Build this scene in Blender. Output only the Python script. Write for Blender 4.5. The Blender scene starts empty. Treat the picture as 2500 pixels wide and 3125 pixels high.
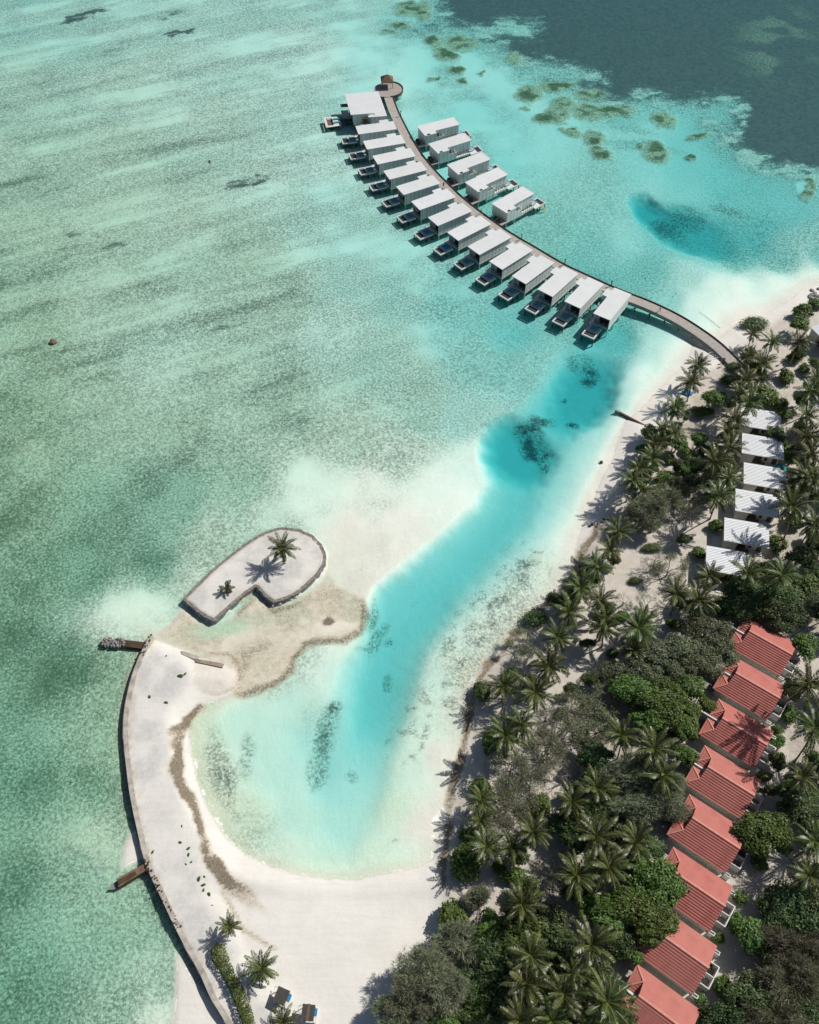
import bpy, bmesh, math, random
import numpy as np
from mathutils import Vector, Matrix
SC = bpy.context.scene
COL = SC.collection
PI = math.pi
rad = math.radians

# ------------------------------------------------------------------ camera
CAM_H, PITCH, FPX = 160.0, rad(53.0), 2800.0       # metres, down from the horizon, focal length in photo pixels
cam_data = bpy.data.cameras.new('drone_camera')
cam = bpy.data.objects.new('drone_camera', cam_data)
COL.objects.link(cam)
cam.location = (0, 0, CAM_H)
cam.rotation_euler = (PI/2 - PITCH, 0, 0)
cam_data.sensor_fit = 'VERTICAL'
cam_data.sensor_height = 24.0
cam_data.lens = FPX/3125.0*24.0
cam_data.clip_start = 1.0
cam_data.clip_end = 20000.0
SC.camera = cam

# ------------------------------------------------------------------ sky and sun
SUN_AZ, SUN_EL = rad(61.0), rad(46.0)               # azimuth from +Y towards +X
world = bpy.data.worlds.new('World')
SC.world = world
world.use_nodes = True
wn = world.node_tree.nodes; wl = world.node_tree.links
bg = wn['Background']
sky = wn.new('ShaderNodeTexSky')
sky.sky_type = 'NISHITA'; sky.sun_disc = False
sky.sun_elevation = SUN_EL; sky.sun_rotation = SUN_AZ
sky.air_density = 1.0; sky.dust_density = 1.0; sky.ozone_density = 1.0
wl.new(sky.outputs[0], bg.inputs[0])
bg.inputs[1].default_value = 0.05
sd = bpy.data.lights.new('sun', 'SUN'); sun = bpy.data.objects.new('sun', sd); COL.objects.link(sun)
sd.energy = 4.2; sd.angle = rad(0.5); sd.color = (1.0, 0.96, 0.90)
SUNV = Vector((math.sin(SUN_AZ)*math.cos(SUN_EL), math.cos(SUN_AZ)*math.cos(SUN_EL), math.sin(SUN_EL)))
sun.rotation_euler = SUNV.to_track_quat('Z', 'Y').to_euler()
sun.location = SUNV*300
SC.view_settings.view_transform = 'Standard'
SC.view_settings.look = 'None'
SC.view_settings.gamma = 1.0
SC.view_settings.use_curve_mapping = False
SC.view_settings.exposure = 0.1
SC.render.resolution_x = 819; SC.render.resolution_y = 1024

# ------------------------------------------------------------------ helpers
cP, sP = math.cos(PITCH), math.sin(PITCH)
def at(px, py, z=0.0):
    """point of the place seen at photo pixel (px,py) when it lies at height z"""
    a = (px-1250.0)/FPX; b = (1562.5-py)/FPX
    d = (a, cP+b*sP, -sP+b*cP)
    t = (z-CAM_H)/d[2]
    return Vector((d[0]*t, d[1]*t, z))
def pix(x, y, z=0.0):
    k = np.maximum(y*cP-(z-CAM_H)*sP, 5.0)
    return 1250.0+FPX*x/k, 1562.5-FPX*(y*sP+(z-CAM_H)*cP)/k
def crop(o, s):
    return lambda u, v: (o[0]+u/s, o[1]+v/s)
def tag(o, label=None, cat=None, group=None, kind=None):
    if label: o['label'] = label
    if cat: o['category'] = cat
    if group: o['group'] = group
    if kind: o['kind'] = kind
    return o
def link(name, me, mat=None, parent=None):
    o = bpy.data.objects.new(name, me); COL.objects.link(o)
    if mat is not None:
        for m in (mat if isinstance(mat, (list, tuple)) else [mat]): me.materials.append(m)
    if parent is not None: o.parent = parent
    return o
def empty(name, loc=(0, 0, 0), rz=0.0):
    o = bpy.data.objects.new(name, None); COL.objects.link(o)
    o.location = loc; o.rotation_euler = (0, 0, rz); o.empty_display_size = 0.5
    return o
def kids(o): return [c for c in bpy.data.objects if c.parent == o]
CH = {}
def reg(parent, child): CH.setdefault(parent.name, []).append(child)
def copy_thing(root):
    c = root.copy(); COL.objects.link(c)
    for ch in CH.get(root.name, []):
        d = ch.copy(); COL.objects.link(d); d.parent = c; reg(c, d)
        for g in CH.get(ch.name, []):
            e = g.copy(); COL.objects.link(e); e.parent = d; reg(d, e)
    return c
class MB:
    """collects simple solids into one mesh"""
    def __init__(s): s.v = []; s.f = []; s.m = []; s.mi = 0
    def add(s, v, f):
        n = len(s.v); s.v += [tuple(p) for p in v]; s.f += [tuple(i+n for i in q) for q in f]; s.m += [s.mi]*len(f)
    def box(s, x0, x1, y0, y1, z0, z1):
        s.add([(x0,y0,z0),(x1,y0,z0),(x1,y1,z0),(x0,y1,z0),(x0,y0,z1),(x1,y0,z1),(x1,y1,z1),(x0,y1,z1)],
              [(0,3,2,1),(4,5,6,7),(0,1,5,4),(1,2,6,5),(2,3,7,6),(3,0,4,7)])
    def prism(s, pts, z0, z1):
        n = len(pts); ar = sum(pts[i][0]*pts[(i+1)%n][1]-pts[(i+1)%n][0]*pts[i][1] for i in range(n))
        if ar < 0: pts = pts[::-1]
        s.add([(x,y,z0) for x,y in pts]+[(x,y,z1) for x,y in pts],
              [tuple(range(n-1,-1,-1)), tuple(range(n,2*n))]+[(i,(i+1)%n,(i+1)%n+n,i+n) for i in range(n)])
    def bar(s, a, b, w, h=None):
        """rectangular bar from a to b"""
        a = Vector(a); b = Vector(b); d = b-a
        if d.length < 1e-6: return
        d.normalize(); up = Vector((0,0,1)) if abs(d.z) < 0.95 else Vector((1,0,0))
        sx = d.cross(up).normalized()*w/2; sy = sx.cross(d).normalized()*(h or w)/2
        s.add([a-sx-sy,a+sx-sy,a+sx+sy,a-sx+sy,b-sx-sy,b+sx-sy,b+sx+sy,b-sx+sy],
              [(0,3,2,1),(4,5,6,7),(0,1,5,4),(1,2,6,5),(2,3,7,6),(3,0,4,7)])
    def tube(s, pts, rs, n=7, cap=True):
        base = len(s.v); P = [Vector(p) for p in pts]
        for i, p in enumerate(P):
            d = (P[min(i+1,len(P)-1)]-P[max(i-1,0)]).normalized()
            u = d.cross(Vector((0.13,1,0.07))).normalized(); w = u.cross(d)
            for k in range(n):
                a = 2*PI*k/n; s.v.append(tuple(p+(u*math.cos(a)+w*math.sin(a))*rs[i]))
        for i in range(len(P)-1):
            for k in range(n):
                a = base+i*n+k; b = base+i*n+(k+1)%n
                s.f.append((a,b,b+n,a+n)); s.m.append(s.mi)
        if cap:
            s.f.append(tuple(base+k for k in range(n))[::-1]); s.m.append(s.mi)
            s.f.append(tuple(base+(len(P)-1)*n+k for k in range(n))); s.m.append(s.mi)
    def build(s, name, mat, parent=None, smooth=False):
        me = bpy.data.meshes.new(name); me.from_pydata(s.v, [], s.f)
        o = link(name, me, mat, parent)
        if any(s.m): me.polygons.foreach_set('material_index', s.m)
        if smooth: me.polygons.foreach_set('use_smooth', [True]*len(me.polygons))
        me.update()
        if parent is not None: reg(parent, o)
        return o
def npmesh(name, V, Q, mat, parent=None, attr=None, smooth=False):
    """mesh out of numpy arrays: V (n,3), Q (m,4) or (m,3)"""
    V = np.asarray(V, np.float32); Q = np.asarray(Q, np.int32); k = Q.shape[1]
    me = bpy.data.meshes.new(name)
    me.vertices.add(len(V)); me.vertices.foreach_set('co', V.ravel())
    me.loops.add(Q.size); me.loops.foreach_set('vertex_index', Q.ravel())
    me.polygons.add(len(Q)); me.polygons.foreach_set('loop_start', np.arange(0, Q.size, k, dtype=np.int32))
    if smooth: me.polygons.foreach_set('use_smooth', np.ones(len(Q), bool))
    for an, (kind, data) in (attr or {}).items():
        at_ = me.attributes.new(an, kind, 'POINT')
        at_.data.foreach_set('color' if kind == 'FLOAT_COLOR' else 'value', np.asarray(data, np.float32).ravel())
    me.update(calc_edges=True); me.validate()
    o = link(name, me, mat, parent)
    if parent is not None: reg(parent, o)
    return o

# ------------------------------------------------------------------ node material helpers
class NT:
    def __init__(s, name):
        s.m = bpy.data.materials.new(name); s.m.use_nodes = True
        s.t = s.m.node_tree; s.n = s.t.nodes; s.l = s.t.links
        s.b = s.n['Principled BSDF']; s.out = s.n['Material Output']
    def node(s, t, **kw):
        x = s.n.new(t)
        for k, v in kw.items(): setattr(x, k, v)
        return x
    def set(s, sock, v):
        if isinstance(v, bpy.types.NodeSocket): s.l.new(v, sock)
        elif isinstance(v, (tuple, list)): sock.default_value = tuple(v) if len(v) == 4 or sock.type == 'VECTOR' else tuple(v)+(1,)
        else: sock.default_value = v
    def coord(s, kind='Object'): return s.node('ShaderNodeTexCoord').outputs[kind]
    def pos(s): return s.node('ShaderNodeNewGeometry').outputs['Position']
    def mapping(s, v, sc=(1,1,1), rot=(0,0,0), loc=(0,0,0)):
        x = s.node('ShaderNodeMapping'); s.l.new(v, x.inputs[0])
        x.inputs[1].default_value = loc; x.inputs[2].default_value = rot; x.inputs[3].default_value = sc
        return x.outputs[0]
    def noise(s, v, scale, detail=2.0, rough=0.5, dist=0.0, out='Fac'):
        x = s.node('ShaderNodeTexNoise'); s.l.new(v, x.inputs['Vector'])
        x.inputs['Scale'].default_value = scale; x.inputs['Detail'].default_value = detail
        x.inputs['Roughness'].default_value = rough; x.inputs['Distortion'].default_value = dist
        return x.outputs[out]
    def voro(s, v, scale, feature='F1', out='Distance'):
        x = s.node('ShaderNodeTexVoronoi'); x.feature = feature; s.l.new(v, x.inputs['Vector']); x.inputs['Scale'].default_value = scale
        return x.outputs[out]
    def math(s, op, a, b=0.0, c=0.0, clamp=False):
        x = s.node('ShaderNodeMath'); x.operation = op; x.use_clamp = clamp
        s.set(x.inputs[0], a); s.set(x.inputs[1], b)
        if len(x.inputs) > 2: s.set(x.inputs[2], c)
        return x.outputs[0]
    def ramp(s, v, a, b, lo=0.0, hi=1.0, smooth=True):
        x = s.node('ShaderNodeMapRange'); x.interpolation_type = 'SMOOTHSTEP' if smooth else 'LINEAR'
        s.set(x.inputs[0], v); s.set(x.inputs[1], a); s.set(x.inputs[2], b); s.set(x.inputs[3], lo); s.set(x.inputs[4], hi)
        return x.outputs[0]
    def mix(s, f, a, b, mode='MIX'):
        x = s.node('ShaderNodeMix'); x.data_type = 'RGBA'; x.blend_type = mode
        s.set(x.inputs[0], f); s.set(x.inputs[6], a); s.set(x.inputs[7], b)
        return x.outputs[2]
    def attr(s, name, out='Color'):
        x = s.node('ShaderNodeAttribute'); x.attribute_name = name; return x.outputs[out]
    def sep(s, v):
        x = s.node('ShaderNodeSeparateXYZ'); s.l.new(v, x.inputs[0]); return x.outputs
    def bump(s, h, strength=0.5, dist=0.1):
        x = s.node('ShaderNodeBump'); s.l.new(h, x.inputs['Height'])
        x.inputs['Strength'].default_value = strength; x.inputs['Distance'].default_value = dist
        s.l.new(x.outputs[0], s.b.inputs['Normal']); return x.outputs[0]
    def base(s, c, rough=0.7, spec=0.3, metal=0.0):
        s.set(s.b.inputs['Base Color'], c); s.set(s.b.inputs['Roughness'], rough)
        s.set(s.b.inputs['Specular IOR Level'], spec); s.set(s.b.inputs['Metallic'], metal)
        return s.m
def worn(name, col, dark=0.75, scale=1.5, rough=0.6, spec=0.3, fine=14.0, world_space=False):
    """painted / weathered surface: base colour with blotches and fine grain"""
    t = NT(name); v = t.pos() if world_space else t.coord()
    a = t.ramp(t.noise(v, scale, 4, 0.6), 0.35, 0.7)
    b = t.ramp(t.noise(v, fine, 2, 0.5), 0.3, 0.7)
    dk = tuple(c*dark for c in col)
    c = t.mix(t.math('MULTIPLY', a, 0.75), col, dk)
    c = t.mix(t.math('MULTIPLY', b, 0.22), c, tuple(x*0.6 for x in col))
    return t.base(c, rough, spec)
def planks(name, col, dark, axis=0, pitch=0.2, rough=0.75, gap=0.14):
    t = NT(name); v = t.coord(); s = t.sep(v)[axis]
    q = t.math('DIVIDE', s, pitch); fl = t.math('FLOOR', q); fr = t.math('FRACT', q)
    wn_ = t.node('ShaderNodeTexWhiteNoise', noise_dimensions='1D'); t.l.new(fl, wn_.inputs['W'])
    c = t.mix(wn_.outputs[0], col, dark)
    c = t.mix(t.math('MULTIPLY', t.ramp(t.noise(v, 3.0, 3, 0.6), 0.3, 0.7), 0.5), c, tuple(x*0.7 for x in col))
    g = t.math('LESS_THAN', fr, gap)
    c = t.mix(t.math('MULTIPLY', g, 0.6), c, tuple(x*0.35 for x in dark))
    return t.base(c, rough, 0.2)

# ------------------------------------------------------------------ numpy noise
_rng = np.random.RandomState(7)
_T = _rng.rand(256, 256)
def vnoise(x, y, o=0):
    x = x+o*17.31; y = y-o*9.77
    ix = np.floor(x).astype(np.int64); iy = np.floor(y).astype(np.int64); fx = x-ix; fy = y-iy
    fx = fx*fx*(3-2*fx); fy = fy*fy*(3-2*fy)
    a = _T[ix & 255, iy & 255]; b = _T[(ix+1) & 255, iy & 255]; c = _T[ix & 255, (iy+1) & 255]; d = _T[(ix+1) & 255, (iy+1) & 255]
    return (a*(1-fx)+b*fx)*(1-fy)+(c*(1-fx)+d*fx)*fy
def fbm(x, y, oct=4, o=0):
    s = 0; w = 0.5; t = 0
    for i in range(oct):
        s = s+w*vnoise(x*2**i, y*2**i, o+i*3); t += w; w *= 0.5
    return s/t
def sstep(a, b, x):
    t = np.clip((x-a)/(b-a), 0, 1); return t*t*(3-2*t)
def poly_sd(X, Y, P):
    """signed distance to a closed polygon, negative inside"""
    P = np.asarray(P, float); d = np.full(X.shape, 1e9); ins = np.zeros(X.shape, bool)
    for i in range(len(P)):
        ax, ay = P[i]; bx, by = P[(i+1) % len(P)]
        ex, ey = bx-ax, by-ay; wx, wy = X-ax, Y-ay
        t = np.clip((wx*ex+wy*ey)/(ex*ex+ey*ey+1e-9), 0, 1)
        d = np.minimum(d, (wx-ex*t)**2+(wy-ey*t)**2)
        c = ((ay <= Y) & (by > Y)) | ((ay > Y) & (by <= Y))
        ins ^= c & (X < ax+(Y-ay)*ex/(ey if abs(ey) > 1e-9 else 1e-9))
    d = np.sqrt(d); return np.where(ins, -d, d)
def line_d(X, Y, P):
    P = np.asarray(P, float); d = np.full(X.shape, 1e9)
    for i in range(len(P)-1):
        ax, ay = P[i]; bx, by = P[i+1]
        ex, ey = bx-ax, by-ay; wx, wy = X-ax, Y-ay
        t = np.clip((wx*ex+wy*ey)/(ex*ex+ey*ey+1e-9), 0, 1)
        d = np.minimum(d, (wx-ex*t)**2+(wy-ey*t)**2)
    return np.sqrt(d)
# ------------------------------------------------------------------ layout traced from the photograph (overview units = photo px / 1.44928)
OVS = 2500/1725.0
def ov(o, s, pts): return [((o[0]+a/s)/OVS, (o[1]+b/s)/OVS) for a, b in pts]
c7 = ((300, 1550), 1.725); c8 = ((300, 2300), 1.725); c6 = ((1850, 800), 2.654); c4 = ((1700, 1300), 2.156)
cz3 = ((1120, 1500), 1.725); cL = ((500, 1800), 1.725); c7b = ((2200, 850), 3.0637); cT = ((1100, 0), 1.2321)
cTL = ((0, 0), 1.568); cM = ((1400, 950), 2.4643); cR = ((1800, 450), 2.4643)
WALL = ov(*c7, [(283,690),(235,790),(190,905),(160,1040),(150,1120),(148,1200)])+ov(*c8, [(158,20),(168,100),(180,200),(203,320),(228,430),(256,560),(292,650),(347,760),(402,880),(462,1000),(512,1090),(562,1180),(607,1290),(640,1340),(700,1440),(760,1560)])
ISLET = ov(*c7, [(450,495),(520,425),(600,345),(700,262),(800,188),(880,143),(960,119),(1060,129),(1130,160),(1180,210),(1201,260),(1197,310),(1165,362),(1110,415),(1050,467),(980,500),(925,513),(880,480),(835,428),(760,482),(690,545),(615,612),(560,585),(500,540)])
SHORE = [(2700,500),(1900,560),(1760,590)]+ov(*c7b, [(919,60),(800,105),(700,165),(600,230),(520,270),(440,320),(300,380),(170,410),(100,450),(40,520),(0,570)])+\
    ov(*c6, [(760,640),(700,690),(675,770),(610,860),(520,930),(440,1020),(350,1120),(260,1200),(160,1290)])+\
    ov(*c4, [(410,60),(375,190),(280,400),(210,560),(150,720),(110,870),(50,970),(0,1060)])+\
    ov(*cz3, [(900,600),(830,660),(780,750),(700,830),(610,920),(545,1000)])+\
    ov(*cL, [(1600,520),(1600,600),(1625,680),(1590,820),(1545,960),(1490,1100),(1450,1300),(1420,1420),(1330,1470),(1150,1500),(1000,1530),(850,1520),(700,1500),(560,1460),(430,1400),(330,1310),(260,1200),(200,1080),(165,950),(140,800),(125,700),(190,615)])+\
    ov(*c7, [(560,1030),(620,1015),(690,990),(735,950),(747,900),(725,855),(660,830),(520,790),(440,750),(380,725),(283,690)])
LAND = SHORE+WALL[1:]+[(500,2700),(2700,2700)]
SPIT = WALL+[(560,2330),(640,2250),(620,2150),(585,2090),(545,2030),(520,1990),(490,1930),(470,1880),(440,1820),(420,1760),(395,1690),(372,1620),(372,1560),(378,1500),(405,1465),(415,1425),(400,1385),(345,1356)]
VEG = [(2700,560),(1900,600),(1690,640),(1600,690),(1530,760),(1440,800),(1390,900),(1330,960),(1290,1060),(1230,1130),(1180,1230),(1090,1330),(1000,1420),(990,1500),(985,1580),(960,1650),(945,1750),(935,1830),(930,1880),(920,1960),(860,2050),(800,2130),(780,2700),(2700,2700)]
DRIFT = [(1262,1110),(1225,1165),(1195,1240),(1120,1300),(1060,1370),(1015,1420),(988,1480),(985,1540),(970,1600),(955,1660),(945,1720),(938,1780),(935,1830),(930,1870)]
SPITDRIFT = ov(*cL, [(175,620),(120,680),(85,760),(80,880),(85,1000),(110,1080),(170,1150),(195,1250),(220,1350),(270,1440),(330,1530)])+[(640,1990)]

# x, y, z, cover (coral and weed), green (algae tint of the bed)
CP = [(-200,-200,-.9,.45,.2),(0,0,-.75,.42,.12),(150,60,-.65,.42,.2),(300,30,-.6,.32,.15),(500,30,-.6,.3,.1),(700,20,-.7,.22,.05),(60,200,-.55,.42,.4),
(250,180,-.5,.36,.3),(450,150,-.55,.3,.15),(650,110,-.6,.25,.05),(800,150,-.75,.12,0),(1000,60,-.8,.1,0),(950,200,-.8,.12,0),
(60,350,-.45,.44,.6),(250,330,-.42,.42,.5),(450,280,-.5,.38,.3),(600,230,-.55,.3,.15),(680,330,-.6,.22,.05),(560,400,-.5,.28,.2),
(60,520,-.42,.46,.75),(220,500,-.42,.44,.6),(380,450,-.45,.40,.5),(520,520,-.45,.48,.6),(640,450,-.6,.3,.2),(700,430,-.75,.2,.05),
(60,700,-.42,.50,.85),(220,680,-.45,.42,.6),(400,600,-.5,.42,.5),(330,760,-.5,.36,.4),(450,800,-.5,.46,.55),(600,620,-.5,.5,.5),(740,560,-.8,.3,.1),(700,680,-.6,.34,.15),
(850,600,-.9,.26,.1),(820,760,-.65,.42,.35),(950,650,-.95,.24,0),(1000,760,-.8,.3,.1),(1080,700,-1.3,.2,0),(900,860,-.5,.45,.35),(980,880,-.6,.28,.1),
(60,900,-.45,.58,.95),(220,870,-.45,.46,.75),(400,930,-.5,.52,.7),(600,850,-.5,.54,.6),(750,930,-.4,.5,.5),(860,960,-.3,.36,.3),
(40,1050,-.5,.62,1),(200,1050,-.6,.58,.9),(380,1050,-.7,.62,.85),(520,1040,-.5,.52,.7),(330,1180,-.75,.66,.9),(180,1200,-.7,.66,1),(40,1250,-.6,.66,1),
(450,1130,-.3,.34,.5),(560,1080,-.28,.3,.35),(400,1210,-.25,.2,.4),(300,1290,-.2,.12,.3),(250,1310,-.2,.1,.3),(650,1050,-.22,.14,.2),(780,1030,-.15,.1,.05),(900,1010,-.14,.05,0),(1000,970,-.2,.1,0),
(720,1120,-.06,.03,.05),(850,1100,-.09,.02,0),(950,1060,-.11,.02,0),(720,1190,-.05,.03,.15),(800,1160,-.07,.02,0),(850,1180,-.10,.02,0),(740,1240,-.05,.04,.1),
(40,1450,-.7,.7,1),(150,1420,-.75,.7,1),(230,1480,-.45,.5,1),(60,1650,-.75,.7,1),(180,1650,-.6,.6,1),(235,1600,-.4,.35,1),(245,1400,-.4,.5,1),
(40,1850,-.8,.66,1),(160,1850,-.6,.55,.9),(220,1780,-.3,.3,.8),(60,2050,-.8,.66,1),(200,2000,-.6,.5,.9),(280,1950,-.5,.5,.9),(60,2200,-.8,.66,1),(250,2120,-.5,.45,.8),(330,2050,-.3,.35,.6),(340,2150,-.12,.15,.3),
(1000,400,-.95,.26,.1),(1100,330,-.9,.12,0),(1000,300,-.85,.12,0),(1150,250,-.8,.1,0),(1050,150,-.75,.1,0),(1150,480,-.85,.28,.15),(1250,380,-.85,.25,.1),(1250,520,-.95,.28,.05),
(1350,350,-.9,.15,0),(1450,330,-1.1,.15,0),(1560,350,-1.2,.15,0),(1650,420,-1.3,.2,0),(1600,480,-1.5,.3,0),(1560,400,-1.2,.22,0),(1280,430,-.85,.25,0),(1300,500,-.8,.15,0),
(1250,600,-1.2,.35,.1),(1350,580,-1.1,.3,.05),(1400,630,-.9,.2,.05),(1450,590,-.6,.2,.05),(1480,560,-.6,.2,0),(1550,545,-.8,.4,0),(1650,540,-.9,.45,0),(1750,520,-.9,.4,0),
(1500,600,-.16,.04,0),(1560,600,-.10,.02,0),(1500,650,-.09,.02,0),(1460,640,-.25,.05,0),(1640,590,-.13,.05,0),(1700,575,-.14,.1,.05),(1560,650,-.08,0,0),
(1320,680,-1.3,.3,.1),(1380,720,-.5,.1,0),(1420,740,-.12,.03,0),(1360,780,-.2,.03,0),(1350,700,-.8,.2,0),(1280,740,-1.4,.25,.05),(1300,860,-.45,.05,0),(1330,830,-.16,.03,0),
(1230,700,-1.1,.3,.1),(1100,760,-.8,.28,.05),(1180,770,-.9,.2,0),(1230,950,-.35,.06,.05),(1270,960,-.14,.03,0),(1200,1020,-.35,.06,.05),(1240,1040,-.14,.04,0),
(1130,1120,-.3,.05,0),(1180,1130,-.12,.03,.05),(1090,1190,-.25,.2,.1),(1140,1190,-.14,.14,.2),(1020,1260,-.22,.14,.1),(1080,1270,-.14,.3,.25),(960,1330,-.25,.12,.15),(1030,1330,-.12,.28,.3),
(900,1420,-.28,.12,.2),(960,1400,-.12,.3,.3),(880,1500,-.22,.12,.3),(940,1500,-.08,.14,.25),(860,1600,-.2,.1,.3),(920,1600,-.04,.03,.1),(840,1700,-.12,.06,.4),(890,1720,-.03,.02,.05),
(780,1800,-.14,.05,.3),(700,1820,-.2,.05,.25),(600,1800,-.16,.04,.25),(720,1750,-.5,.05,.05),(620,1730,-.38,.05,.1),(700,1640,-.75,.06,0),(600,1650,-.45,.05,.05),(760,1650,-.7,.05,0),
(520,1720,-.12,.12,.4),(470,1700,-.06,.1,.4),(450,1600,-.10,.1,.4),(550,1580,-.4,.06,.1),(500,1520,-.35,.05,.1),(430,1530,-.10,.12,.4),(600,1480,-.4,.05,.05),(650,1560,-.6,.06,.05),
(560,1450,-.16,.2,.3),(650,1400,-.2,.12,.2),(720,1420,-.4,.08,.05),(700,1370,-.15,.1,.2)]

def pix_ov(x, y): px, py = pix(x, y); return px/OVS, py/OVS
xs = np.concatenate([[-6000,-2500,-1200,-700,-450,-320,-250,-210,-185,-172], np.arange(-164,164.1,0.5), [172,185,210,250,320,450,700,1200,2500,6000]])
ys = np.concatenate([[-3000,-900,-300,-120,-50,-20,-5], np.arange(2,384.1,0.5), [390,400,415,440,480,560,700,1000,1800,4000,9000]])
GX, GY = np.meshgrid(xs, ys); GX = GX.ravel(); GY = GY.ravel()
OX, OY = pix_ov(GX, GY); OX = np.clip(OX, -500, 2300); OY = np.clip(OY, -300, 2500)
# natural edges: bend the traced outlines a little
w1 = (fbm(GX/14, GY/14, 4, 1)-.5); w2 = (fbm(GX/14, GY/14, 4, 5)-.5)
WX = OX+w1*44; WY = OY+w2*30
s1 = (fbm(GX/2.6, GY/2.6, 3, 11)-.5); s2 = (fbm(GX/2.6, GY/2.6, 3, 15)-.5)
NX = OX+w1*12+s1*14; NY = OY+w2*12+s2*14
CPA = np.array(CP, float); CPA[:, 2] *= np.where((CPA[:, 0] < 900) & ((CPA[:, 1] < 1330) | (CPA[:, 0] < 300)), .75, 1.0); CPA[:, 2] *= np.where((CPA[:, 0] < 800) & (CPA[:, 1] < 1000), .85, 1.0); CPA[:, 3] *= .84; CPA[:, 4] += np.where((CPA[:, 0] > 420) & (CPA[:, 0] < 860) & (CPA[:, 1] > 1440), .16, 0)
num = np.zeros((3, len(WX))); den = np.zeros(len(WX))
for px_, py_, a_, b_, c_ in CPA:
    w = 1.0/((WX-px_)**2+(WY-py_)**2+700.0)**1.9
    den += w; num[0] += w*a_; num[1] += w*b_; num[2] += w*c_
Z, COV, GRN = num/den
RUB = np.zeros_like(Z); INL = np.zeros_like(Z)
def ell(cx, cy, rx, ry, rot=0.0, warp=1.0):
    """soft ellipse distance: 0 at centre, 1 at the edge"""
    a = rad(rot); x = NX*warp+OX*(1-warp)-cx; y = NY*warp+OY*(1-warp)-cy
    u = x*math.cos(a)+y*math.sin(a); v = -x*math.sin(a)+y*math.cos(a)
    return np.sqrt((u/rx)**2+(v/ry)**2)
def put(w, z=None, cov=None, grn=None, rub=None):
    global Z, COV, GRN, RUB
    if z is not None: Z = Z*(1-w)+z*w
    if cov is not None: COV = COV*(1-w)+cov*w
    if grn is not None: GRN = GRN*(1-w)+grn*w
    if rub is not None: RUB = RUB*(1-w)+rub*w
# streaks of weed in the upper left shallows, drawn out by the current
ang = math.atan2(40.2, 86.8); U = GX*math.cos(ang)+GY*math.sin(ang); V = -GX*math.sin(ang)+GY*math.cos(ang)
st = fbm(U/60, V/7.5, 4, 21)*.6+fbm(U/26, V/3.0, 3, 27)*.4
lm = sstep(1050, 500, WX)*sstep(1000, 750, WY)
COV = np.clip(COV+(st-.5)*1.05*lm, 0.02+.13*lm, 1); 
patch = fbm(GX/9, GY/9, 4, 31); dm = sstep(1000, 800, WX+0.35*(WY-900))
COV = np.clip(COV+(patch-.5)*.55*dm*(1-.5*lm), 0.0, 1)
bl = fbm(GX/22, GY/16, 3, 35); Z = Z*(1+(bl-.5)*.35)
for q in [(172,32,55,9,-16),(375,68,42,5,-12),(523,380,50,13,-14),(120,400,40,6,-18),(330,30,60,8,-10),(215,905,1,1,0),(165,487,34,5,-12),(620,250,30,4,-12),(470,690,40,6,-16),(230,520,50,6,-14)]:
    if q[2] > 5: put(sstep(1.15, .75, ell(*q))*(.95 if q[0] in (172,375,523) else .5)*(.35+.65*sstep(.36, .6, fbm(U/5, V/1.6, 3, 29))), cov=1.0)
# the deep channel between the sand bar and the beach
CHAN = [(1262,690),(1285,760),(1290,820),(1262,880),(1215,935),(1180,1000),(1150,1080),(1090,1150),(1010,1230),(930,1300),(870,1370),(835,1440),(805,1540),(760,1610),(690,1640),(690,1560),(720,1470),(735,1400),(770,1345),(785,1270),(800,1240),(880,1178),(960,1112),(1010,1068),(1035,1020),(1018,955),(1040,905),(1110,850),(1150,800),(1185,740)]
sd = poly_sd(NX*.5+OX*.5, NY*.5+OY*.5, CHAN)
chs = 22+46*sstep(-60, 60, (NX-900)*.75+(NY-1230)*.66)
put(sstep(chs, -chs*1.1, sd)*.95, z=-1.62, cov=.05, grn=0)
sdw = poly_sd(NX*.5+OX*.5, NY*.5+OY*.5, [(1000,1075),(1040,1000),(1020,950),(1080,960),(1100,1050),(1000,1180),(880,1280),(780,1360),(770,1300),(790,1250),(880,1180)])
put(sstep(4, -14, sdw)*.5, z=-1.4)
put(sstep(62, 6, line_d(NX*.5+OX*.5, NY*.5+OY*.5, [(1230,790),(1100,980),(1080,1080),(960,1210),(862,1345),(812,1470),(790,1530)]))*.55, z=-2.0)
put(sstep(1.25, .5, ell(1090, 950, 78, 66, 40)), z=-3.0, cov=.04)
put(sstep(1.25, .5, ell(1225, 825, 62, 95, 38)), z=-2.9, cov=.08)
put(sstep(1.3, .3, ell(1290, 700, 60, 40, 30))*.7, z=-1.9, cov=.14)
put(sstep(1.5, .1, ell(740, 1610, 75, 165, 12, .5))*.7, z=-.8, cov=.05)
put(sstep(1.5, .1, ell(800, 1480, 60, 140, 15, .5))*.65, z=-1.7, cov=.05)
put(sstep(1.3, .3, ell(790, 1440, 48, 130, 15))*.8, z=-1.9)
put(sstep(1.3, .3, ell(870, 1280, 60, 110, 52))*.5, z=-1.9)
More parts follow.
